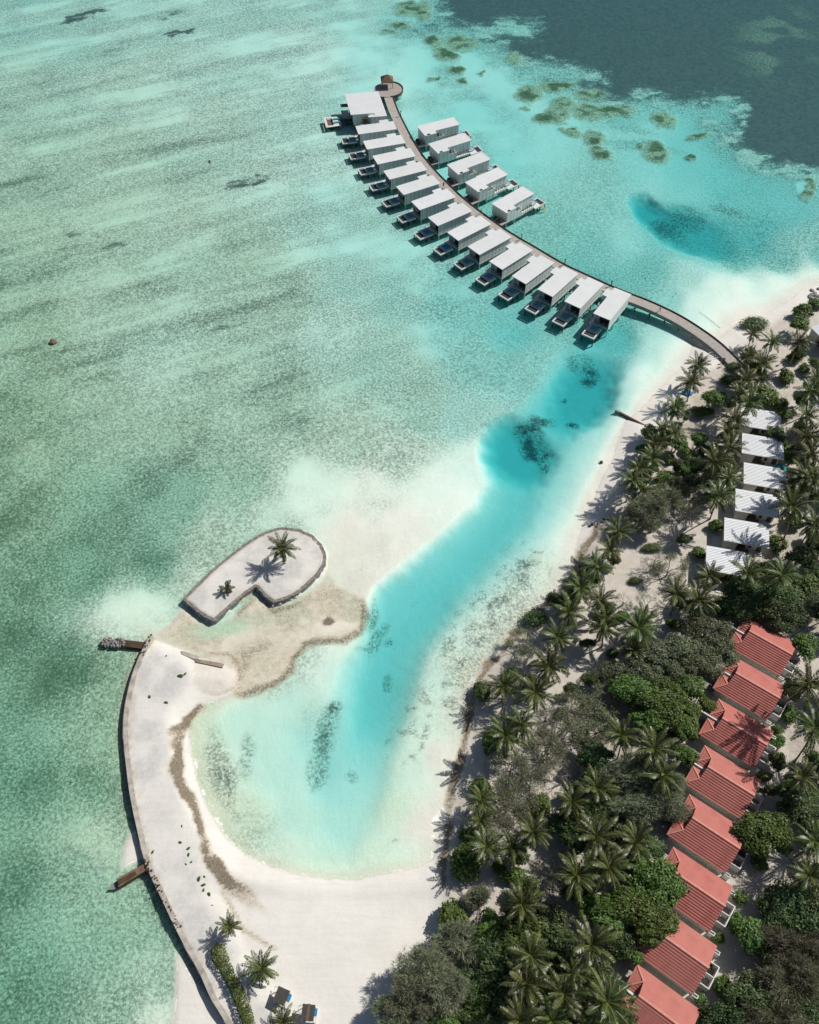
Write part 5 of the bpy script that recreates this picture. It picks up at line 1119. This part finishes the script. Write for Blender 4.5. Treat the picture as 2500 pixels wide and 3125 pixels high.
TREES = [ # crop, [(kind, u, v, rx, ry)]
 (C3, [('trim',325,410,150,95),('bush',760,310,120,90),('bush',880,235,80,65),('denseM',740,430,110,80),('bush',700,740,100,50),('bush',275,690,62,60),('bush',610,920,80,82),('trim',125,822,78,60),('trim',45,945,75,68),('bush',785,850,60,70),('denseM',900,800,70,80),('bush',440,1130,130,120)]),
 (C6, [('denseM',900,1110,110,80),('bush',790,1215,110,55),('bush',1290,1080,110,90),('bush',1400,1150,90,60),('bush',1450,1240,60,60)]),
 (C4, [('darkM',620,55,65,60),('denseM',790,120,70,75),('denseM',930,100,70,50),('bush',870,205,50,50),('bush',740,220,45,35),('bush',710,350,70,50),('denseM',845,300,50,50),('darkM',900,370,60,50),
   ('fine',600,560,140,110),('fineM',640,640,90,60),('fineM',700,480,100,80),('sparse',830,470,90,80),('bare',860,560,80,80),('trim',620,800,92,36),('darkM',835,745,55,35),('trim',515,1015,52,32),('bush',1040,655,62,48),('bush',930,840,48,52),('bush',1450,790,72,80),
   ('sparse',740,930,110,80),('bare',640,900,80,60),('bare',600,1170,80,55),('bare',440,1150,45,50),('trim',430,1250,60,35),('dark',1390,980,120,90),('dark',1230,1120,130,110),('dark',1440,1140,150,110),('denseM',1620,1070,110,90),('olive',1640,1160,110,90),('bush',1550,640,60,60),('darkM',1440,60,70,70),('bush',1500,170,50,80),('darkM',1600,860,100,70),('darkM',1350,1210,120,70)]),
 (C5, [('trim',375,125,72,55),('sparse',300,250,62,55),('trim',115,482,60,66),('trim',246,410,52,48),('bush',150,742,46,70),('bush',780,128,38,28),('bush',1030,165,52,28),('trim',738,306,40,30),('darkM',640,430,55,30),('trim',492,590,40,26),('bush',112,945,60,54),('bush',390,1040,62,60),
   ('sparse',590,600,110,80),('bare',470,690,90,70),('sparse',390,820,110,70),('sparse',250,860,80,60),('sparse',262,985,80,80),('olive',900,310,110,70),('olive',1020,300,120,80),('olive',1190,200,110,75),('olive',1270,290,80,70),('dense',830,480,120,70),('dense',960,540,120,70),('olive',1160,390,110,70),('dense',1090,480,90,70),('denseM',900,620,90,50),('rust',965,665,45,40),('rust',1030,680,30,28),('dense',1085,680,62,75),('dense',1080,790,60,50),
   ('fine',850,900,150,85),('fine',980,950,110,90),('fine',900,1030,150,70),('fine',760,940,80,70),('darkM',655,790,90,60),('bare',690,430,70,60),('sparse',700,520,70,60),('sparse',620,700,70,60),('bare',560,880,90,60),('bare',330,1060,60,60),
   ('denseM',1655,275,70,60),('bush',1580,600,45,46),('bush',1522,672,34,28),('bush',1525,725,40,32),('darkM',1522,815,40,50),('bush',1460,892,42,26),('darkM',1480,962,45,24),('dense',1640,960,90,70),('dense',1640,1045,90,60),('darkM',1580,480,45,55),('olive',1490,1085,90,30),('darkM',1700,820,50,50),('dark',1500,100,120,60),('olive',1680,60,60,60)]),
 (C7, [('bush',410,190,42,40),('bush',395,285,70,62),('bush',575,332,58,32),('bush',350,500,62,68),('fineM',365,590,75,60),('fine',260,710,100,90),('fine',190,800,90,80),('fine',330,760,90,80),('fineM',130,850,70,50),('fineM',450,440,52,45),('denseM',490,530,62,56),('denseM',620,385,50,42),('denseM',650,560,80,60),('denseM',560,620,80,60),('darkM',500,690,80,70),('denseM',440,835,65,55),('dark',560,830,90,80),('dense',1100,370,100,85),('dense',1080,480,110,70),('dense',1100,540,90,50),('denseM',935,490,90,46),('denseM',1020,300,60,40),('bare',740,480,75,50),('sparse',700,560,60,50),('darkM',760,600,80,60),
   ('dense',1530,175,100,78),('bush',1505,285,34,42),('bush',1425,418,36,26),('bush',1412,518,38,44),('bush',1345,572,30,20),('bush',1360,745,42,44),('denseM',1490,565,72,62),('brown',1620,630,110,80),('brown',1620,740,120,90),('brown',1560,860,110,60),('dark',1640,460,100,80),('dark',1470,800,100,80),('dark',1560,450,60,60),('darkM',1310,870,52,40),('bush',1275,800,26,22),('dark',1640,60,80,70),('fineM',1450,880,45,40),('dark',680,860,90,60),('darkM',1000,560,60,40),('darkM',700,640,60,50),('bush',1290,668,30,30)]),
 (C5, [('olive',760,400,80,60),('olive',900,400,90,65),('olive',1040,400,90,65),('olive',1110,300,90,70),('olive',1180,310,70,60),('denseM',880,560,70,50),('dense',1040,620,80,55),('dense',1000,470,90,60),('denseM',1110,600,55,60),('fine',1000,1045,100,50),('dark',700,1040,80,50),('fine',930,980,90,70),('dark',1350,70,100,60),('darkM',1260,90,60,50),('dark',1560,150,90,55),('dark',1450,40,100,50),('denseM',1190,560,45,50),('darkM',700,870,60,50),('sparse',420,760,80,60),('sparse',540,560,80,60),('bare',330,900,80,60),('sparse',230,1040,70,60)]),
 (C7, [('dark',1700,450,80,80),('dark',1700,570,70,70),('brown',1700,700,80,80),('dark',1700,860,90,70),('dark',1400,865,80,55),('dark',1690,110,70,70),('dark',1590,500,70,60),('dark',1540,640,50,50),('denseM',560,490,75,55),('darkM',700,500,70,50),('dark',480,610,70,65),('dark',420,760,80,55),('darkM',540,770,70,55),('dark',700,810,85,60),('dark',860,830,80,60),('dark',950,880,80,45),('dark',770,870,80,50),('denseM',310,880,80,35),('darkM',900,700,60,50),('dense',900,455,80,50),('dense',1000,450,90,60),('darkM',980,590,60,40),('darkM',590,690,70,50),('dark',830,120,90,60),('darkM',900,290,60,40),('darkM',1080,230,60,50)]),
 (C4, [('dark',1540,1030,100,75),('dark',1690,950,70,60),('dark',1180,1210,80,60),('dark',1300,1220,100,55),('dark',1700,1210,60,60),('darkM',1330,1070,80,60),('darkM',700,60,60,50),('darkM',560,330,60,60),('darkM',1110,230,60,60),('darkM',1020,400,60,50),('bare',550,650,70,50),('sparse',860,400,60,50),('darkM',190,960,50,60),('darkM',100,1130,50,50)]),
 (CB, [('darkM',690,260,60,50),('darkM',690,400,60,50),('denseM',640,480,60,45),('darkM',760,560,60,50),('darkM',690,700,60,60),('darkM',180,330,60,60),('darkM',150,470,60,50),('dark',800,1120,60,70)]),
 (C7, [('darkM',470,560,50,40),('darkM',540,560,50,45),('dark',620,790,60,50),('darkM',680,720,55,45),('darkM',760,700,60,50),('dark',830,880,70,40),('darkM',950,760,50,40),('darkM',820,400,60,40),('darkM',760,150,55,45),('dark',820,190,70,50),('darkM',980,170,50,50),('darkM',1050,90,50,50),('bush',520,300,35,25),('darkM',600,260,45,30),('bare',560,150,60,60),('bare',720,330,60,40),('denseM',1010,640,50,40),('dark',480,860,70,40),('darkM',380,860,50,40),('fineM',420,660,45,60)]),
 (C5, [('darkM',1150,120,50,40),('darkM',640,900,60,50),('dark',760,1010,80,50),('darkM',560,960,55,40),('darkM',900,830,50,50),('olive',700,640,60,60),('olive',620,760,60,50),('darkM',540,480,40,30),('bare',420,600,60,50),('darkM',470,50,50,40),('darkM',330,440,40,30),('darkM',620,260,40,25),('darkM',870,260,50,40)]),
 (C4, [('darkM',1070,160,50,50),('darkM',1150,270,50,50),('denseM',1000,330,40,40),('darkM',620,270,50,50),('darkM',560,160,40,50),('darkM',240,1000,50,50),('darkM',380,880,45,40),('denseM',330,1180,50,40),('darkM',60,1200,50,60),('darkM',830,1170,60,50)]),
 (CB, [('darkM',730,230,60,50),('darkM',770,370,60,50),('dark',740,510,60,50),('dark',760,660,70,60),('darkM',800,760,50,60),('dark',700,60,50,60),('darkM',660,900,50,50),('darkM',110,550,50,50),('darkM',80,700,50,50),('darkM',200,680,40,40),('dark',790,1040,60,50)]),
 (((2500, 0), 1.0), [('dark',60,1150,50,45),('denseM',40,1300,35,30),('dark',75,1480,55,45),('dark',50,1700,50,45),('dense',70,1900,60,50),('dark',60,2120,60,50),('dark',70,2380,70,60),('dark',80,2620,70,60),('brown',90,2880,80,60)]),
 (C6, [('darkM',1040,960,60,50),('denseM',1200,850,60,50),('darkM',1250,930,60,50),('bush',1010,1160,50,40),('darkM',600,1150,40,40),('darkM',640,1250,50,40),('darkM',1560,740,60,40),('darkM',1650,1000,50,50)]),
 (C4, [('dark',900,260,70,55),('darkM',970,170,50,45),('darkM',800,260,55,45),('darkM',680,120,60,50),('olive',780,380,60,50),('darkM',1140,80,50,50),('darkM',1010,480,45,45)]),
]

def cvt(C, u, v): return C[0][0]+u/C[1], C[0][1]+v/C[1]
LAND_MARKS = [((2317,2000),'the farthest red house'),((2290,2110),'the second red house'),((2245,2230),'the palm shadowed red house'),((2205,2360),'the fourth red house'),((2165,2490),'the fifth red house'),((2120,2640),'the sixth red house'),((2065,2800),'the seventh red house'),((2000,3000),'the nearest red house'),
 ((2335,1285),'the farthest bungalow'),((2325,1375),'the second bungalow'),((2325,1455),'the parasol bungalow'),((2300,1540),'the fourth bungalow'),((2275,1625),'the fifth bungalow'),((2215,1715),'the nearest bungalow'),((2495,1010),'the right edge bungalow'),
 ((2235,1090),'the shore end of the jetty'),((1975,1290),'the thin beach groyne'),((860,3040),'the left beach hut'),((940,3090),'the right beach hut'),((1850,1500),'the palm lined beach'),((1700,1800),'the dark drift line'),((1420,2230),'the bend of the drift line'),((1360,2600),'the drift line end'),((1250,2950),'the bare sand at the bottom'),((1700,2500),'the sandy clearing'),((1900,2150),'the olive thicket'),((2450,2300),'the path behind the houses'),((2450,2800),'the lower right corner'),((1850,1950),'the middle sand clearing')]
SIDES = ['right of','below and right of','below','below and left of','left of','above and left of','above','above and right of']
ALLT = []; seen = []
for C, L_ in PALM_SRC:
    for (u, v, s_, h) in L_:
        x, y = cvt(C, u, v)
        if any(math.hypot(x-a, y-b) < 26 for a, b in seen): continue
        seen.append((x, y)); ALLT.append(('palm', x, y, s_, h))
for C, L_ in TREES:
    for (k, u, v, rx, ry) in L_:
        x, y = cvt(C, u, v); ALLT.append((k, x, y, rx/C[1], ry/C[1]))
DESC = {'palm':'coconut palm','dense':'bright green leafy tree','dark':'dark green leafy tree','denseM':'small green leafy tree','darkM':'small dark leafy tree','bush':'round green bush','olive':'greyish olive green tree','rust':'rust brown bush','trim':'neat dense clipped bush','fine':'grey green feathery casuarina','fineM':'small feathery casuarina','brown':'brownish feathery casuarina','sparse':'thin leaved bare limbed tree','bare':'almost leafless grey tree'}
grp_ = {}
for i, tr in enumerate(ALLT):
    x, y = tr[1], tr[2]
    m_ = min(LAND_MARKS, key=lambda m: math.hypot(x-m[0][0], y-m[0][1])); dx, dy = x-m_[0][0], y-m_[0][1]
    sd_ = SIDES[int(round(math.atan2(dy, dx)/(PI/4))) % 8]
    grp_.setdefault((DESC[tr[0]], m_[1], sd_), []).append((math.hypot(dx, dy), i))
LABS = {}
for (d_, m_, sd_), L_ in grp_.items():
    L_.sort()
    for k, (_, i) in enumerate(L_):
        LABS[i] = f'{d_} {sd_} {m_}'+('' if len(L_) == 1 else (', nearest' if k == 0 else f', {ORD[k]} nearest'))
for i, tr in enumerate(ALLT):
    if tr[0] == 'palm': add_palm(tr[1], tr[2], tr[4], LABS[i], tr[3]*.95, False, None, i)
    else: add_tree(tr[0], tr[1], tr[2], tr[3], tr[4], LABS[i], i)
add_palm(861, 1674, 4.5, 'larger palm on the sandy islet, casting a star shaped shadow', .82, False, (.1, .05), 3)
add_palm(692, 1797, 1.0, 'tiny young palm near the narrow end of the sandy islet', .75, True, (0, 0), 1)
# hedge by the wall
HG = [(-30.7,33.3),(-29.4,33.0),(-28.6,31.2),(-27.4,29.1),(-26.4,27.6),(-25.3,26.1),(-24.2,23.8),(-23.2,21.4),(-22.6,19.5),(-24.8,19.3),(-25.6,22.0),(-27.9,26.3),(-29.7,29.0),(-31.3,30.6),(-31.7,32.4)]
R = np.random.RandomState(5); n = 22000; hx = R.uniform(-32, -22, n); hy = R.uniform(19, 34, n)
sd_ = poly_sd(hx, hy, HG); ok = sd_ < -.05; hx, hy, sd_ = hx[ok], hy[ok], sd_[ok]
top = 1.5*np.clip(-sd_/.45, 0, 1)**.5; hz_ = top*np.where(R.rand(len(hx)) < .8, 1, R.rand(len(hx)))+R.normal(0, .08, len(hx))+(fbm(hx, hy, 2, 3)-.5)*.5
g_ = gz(-27, 27); p = np.stack([hx+28, hy-27, hz_], 1); nn = unit(R.normal(0, .6, (len(hx), 3))+[0, 0, 1]); a_ = unit(np.cross(nn, R.normal(size=nn.shape))); b_ = np.cross(nn, a_); s_ = (.11*R.uniform(.6, 1.3, len(hx)))[:, None]
hr = empty('clipped_hedge', (-28, 27, g_)); tag(hr, 'long bright green clipped hedge beside the lower end of the sea wall', 'hedge')
V, Q_ = quads_from(p, a_*s_, b_*s_*.7); npmesh('foliage', V, Q_, L_GREEN, hr, {'tone': ('FLOAT', np.repeat(np.clip(.55+.9*(fbm(hx*1.5, hy*1.5, 2, 9)-.5)+R.normal(0, .12, len(hx)), 0, 1), 4))})
b = MB(); b.bar((-3.2,5.6,.25), (5,-7.2,.25), .5, .5); b.build('stems', M_BARK, hr)
# tufts on the spit
k = 0
TUFT = [(c[0], c[1], w_) for cc, L_ in ((c7, [(432,882,1.4),(455,872,.9),(268,992,.9),(358,1022,1),(357,774,.5)]), (c8, [(438,378,.6),(430,465,.8),(472,498,.9),(474,530,.8),(461,580,.6),(488,569,.6),(530,655,1.1),(557,645,.6),(551,690,1),(553,716,.7),(584,738,.9),(598,795,.4),(285,515,.8)])) for (u, v, w_) in L_ for c in [((cc[0][0]+u/cc[1]), (cc[0][1]+v/cc[1]))] for c in [c]]
tm = LIB['bush']
for j, (x, y, w_) in enumerate(TUFT):
    q_ = at(x, y, 1.35); r = empty('low_shrub', (q_.x, q_.y, gz(q_.x, q_.y)-.05))
    tag(r, ['low green shrub, widest one at the upper spit','small shrub right beside the widest one at the upper spit','low shrub close to the sea wall at the upper spit','low shrub between wall and lobe at the upper spit','tiny tuft near the broken slabs on the spit'][j] if j < 5 else f'low green tuft on the sandy spit, {ORD[j-5]} counted down from the bend', 'shrub', 'low shrubs on the sandy spit')
    c = bpy.data.objects.new('crown', tm[j % 4]); COL.objects.link(c); c.parent = r; c.scale = (.28*w_, .16*w_, .12*w_); c.rotation_euler = (0, 0, j)
# ------------------------------------------------------------------ rocks, floats, people
def rock(x, y, z, s_, mat, lab, name='rock', grp=None, seed=0, flat=.7):
    R_ = random.Random(seed); me = bpy.data.meshes.new(name); bm = bmesh.new(); bmesh.ops.create_icosphere(bm, subdivisions=2, radius=1)
    for v in bm.verts: v.co = Vector((v.co.x*s_, v.co.y*s_, v.co.z*s_*flat))*(1+R_.uniform(-.16,.16))
    bm.to_mesh(me); bm.free(); o = link(name, me, mat); o.location = (x, y, z); return tag(o, lab, 'rock' if name != 'float' else 'float', grp)
q_ = at(162, 1043, 0); rock(q_.x, q_.y, -.1, 1.0, worn('coral_head', (0.20,0.13,0.09), .6, 2), 'solitary brown coral head breaking the water at far left', 'coral_head', None, 1)
q_ = at(1835, 1411, 0); rock(q_.x, q_.y, .1, .42, M_DARKWOOD, 'small black rock at the waterline of the upper right beach', 'rock', None, 2)
q_ = at(1798, 1399, 0)
for j, (u, v) in enumerate([(1245,150),(1255,160),(1240,165),(1265,158),(1175,180),(1190,172)]):
    q_ = at(1120+u/1.725, 1500+v/1.725, .5); rock(q_.x, q_.y, gz(q_.x, q_.y)+.05, .3+.05*(j % 3), M_DARKWOOD, 'dark stone in the small heap where the dark drift line begins', 'rock', 'dark stones by the drift line', 10+j)
for j, (u, v) in enumerate([(232,1015),(222,1068),(262,925),(410,240)]):
    q_ = at(1300+u/2.156, 2050+v/2.156, .9); rock(q_.x, q_.y, gz(q_.x, q_.y)+.1, .55, M_PALE, ['pale boulder, middle one beside the lower drift line','pale boulder, lowest beside the lower drift line','pale boulder below the round bush at the drift line','small pale boulder near the bend of the drift line'][j], 'boulder', 'pale boulders behind the drift line', 30+j, .6)
for j in range(16):
    R_ = random.Random(j); q_ = at(2470+R_.uniform(0, 32), 885+R_.uniform(-6, 26), .6); rock(q_.x, q_.y, gz(q_.x, q_.y)+.1, R_.uniform(.3,.7), M_ROCK, 'dark stone in the heap on the beach at the right edge', 'rock', 'dark stones in the heap at the right edge', 50+j, .5)
MF = worn('orange_float', (0.55,0.20,0.10), .8, 3)
for j, (x, y) in enumerate([(1974,828),(1981,836),(2027,875),(2062,897),(1566,462),(1633,528),(1587,532),(1812,710)]):
    q_ = at(x, y, 0); rock(q_.x, q_.y, .02, .17, MF, 'tiny orange float on the open water right of the jetty', 'float', 'orange floats on the water', 70+j, 1)
rp = empty('rope_line', (0,0,0)); P_ = [at(2133+u/1, 951+v, .03) for u, v in ((0,0),(22,14),(44,32),(66,50))]; rp.location = P_[0]
tag(rp, 'thin rope line lying in the pale shallows right of the jetty end', 'rope'); b = MB(); b.tube([p-P_[0] for p in P_], [.05]*4, 4); b.build('rope', M_GREY, rp)
def person(x, y, z, rz, top, legs, hair, lab, pose='walk', s_=1.0):
    """one continuous skinned figure; x forward"""
    w_ = .22 if pose == 'walk' else .05
    J = {'pel':(0,0,.95),'wai':(0,0,1.08),'che':(.02,0,1.32),'nec':(.02,0,1.48),'hea':(.04,0,1.62),'top':(.04,0,1.74),
         'hl':(0,.1,.90),'kl':(w_*.7,.1,.50),'al':(w_*.8,.1,.08),'tl':(w_*.8+.18,.1,.04),'hr':(0,-.1,.90),'kr':(-w_*.1,-.1,.50),'ar':(-w_*1.2,-.1,.10),'tr':(-w_*1.2+.16,-.1,.04),
         'sl':(.02,.19,1.40),'el':(-.08,.26,1.12),'wl':(.10,.27,.92),'fl':(.14,.27,.82),'sr':(.02,-.19,1.40),'er':(.02,-.27,1.12),'wr':(.16,-.26,.93),'fr':(.20,-.25,.83)}
    rad_ = dict(pel=.15,wai=.12,che=.15,nec=.055,hea=.095,top=.07,hl=.10,kl=.065,al=.04,tl=.035,hr=.10,kr=.065,ar=.04,tr=.035,sl=.06,el=.045,wl=.03,fl=.035,sr=.06,er=.045,wr=.03,fr=.035)
    E_ = [('pel','wai'),('wai','che'),('che','nec'),('nec','hea'),('hea','top'),('pel','hl'),('hl','kl'),('kl','al'),('al','tl'),('pel','hr'),('hr','kr'),('kr','ar'),('ar','tr'),('che','sl'),('sl','el'),('el','wl'),('wl','fl'),('che','sr'),('sr','er'),('er','wr'),('wr','fr')]
    ks = list(J); me = bpy.data.meshes.new('person'); me.from_pydata([J[k] for k in ks], [(ks.index(a), ks.index(b)) for a, b in E_], [])
    o = link('person', me); sk = o.modifiers.new('s', 'SKIN'); 
    for k, v in zip(ks, me.skin_vertices[0].data): v.radius = (rad_[k], rad_[k]); v.use_root = (k == 'pel')
    o.modifiers.new('u', 'SUBSURF').levels = 1
    dg = bpy.context.evaluated_depsgraph_get(); m2 = bpy.data.meshes.new_from_object(o.evaluated_get(dg)); o.modifiers.clear(); o.data = m2
    for m_ in (top, legs, hair, M_SKIN): m2.materials.append(m_)
    for p_ in m2.polygons:
        c_ = p_.center; p_.use_smooth = True
        p_.material_index = 2 if c_.z > 1.66 or (c_.z > 1.55 and c_.x < 0) else 3 if c_.z > 1.47 or c_.z < .45 or (abs(c_.y) > .22 and c_.z < 1.2) else 0 if c_.z > .98 else 1
    o.location = (x, y, z); o.rotation_euler = (0, PI/2-.1, rz) if pose == 'swim' else (0, 0, rz); o.scale = (s_,)*3
    return tag(o, lab, 'person')
M_SKIN = worn('skin', (0.36,0.22,0.15), .9, 3); CLW = worn('yellow_cloth', (0.70,0.60,0.25), .9, 3); CLD = worn('dark_cloth', (0.03,0.035,0.05), .9, 3); CLR = worn('red_cloth', (0.28,0.05,0.04), .9, 3); HR = worn('dark_hair', (0.02,0.015,0.012), .9, 3); CLB = worn('white_cloth', (0.62,0.62,0.60), .9, 3)
for (x, y, zz_, rz, tp, lg, lab, po) in [(1468,652,1.76,-.9,CLW,CLD,'person in a yellow top walking on the jetty between the villas','walk'),(1354,572,1.76,2.2,CLD,CLD,'person in dark clothes on the jetty beside the left villas','walk'),(2012.5,950,1.76,-.6,CLR,CLD,'person in red and black near the shore end of the jetty','walk'),
    (2206,1108,None,-2.0,CLD,CLD,'person in dark clothes on the sand below the jetty end, upper of two','walk'),(2203,1119,None,-2.0,CLD,CLR,'person in dark clothes on the sand below the jetty end, lower of two','walk'),(643,497,-.15,2.0,CLD,CLD,'dark swimmer alone in the shallow water left of the villas','swim'),(2381,1113,None,0,CLB,CLD,'person in white between the palms right of the jetty end','walk')]:
    q_ = at(x, y, 0.9 if zz_ is None else max(zz_, 0)); person(q_.x, q_.y, gz(q_.x, q_.y) if zz_ is None else zz_, rz, tp, lg, HR, lab, po, 1.05)
# beach things
q_ = at(2178, 1088, .8); z_ = gz(q_.x, q_.y); r = empty('hanging_net_seat', (q_.x, q_.y, z_)); tag(r, 'white round net seat on the sand beside the shore end of the jetty', 'seat')
b = MB(); b.tube([(1.5*math.cos(2*PI*k/20), 1.0*math.sin(2*PI*k/20), .45) for k in range(21)], [.07]*21, 5, False); b.build('ring', M_WHITE, r)
b = MB()
for k in range(6): b.bar((-1.3+k*.52, -.5, .4), (-1.3+k*.52, .5, .4), .05)
b.build('net', M_WHITE, r)
for k, (u, v) in enumerate(((655,1068),(640,1072),(670,1062))):
    q_ = at(1850+u/2.654, 800+v/2.654, .9); place(lo_b, (q_.x, q_.y, gz(q_.x, q_.y)), .9+.1*k, ['blue sun lounger under the beach palms, middle of three','blue sun lounger under the beach palms, left of three','blue sun lounger under the beach palms, right of three'][k], 'sun lounger', 'sun loungers under the beach palms')
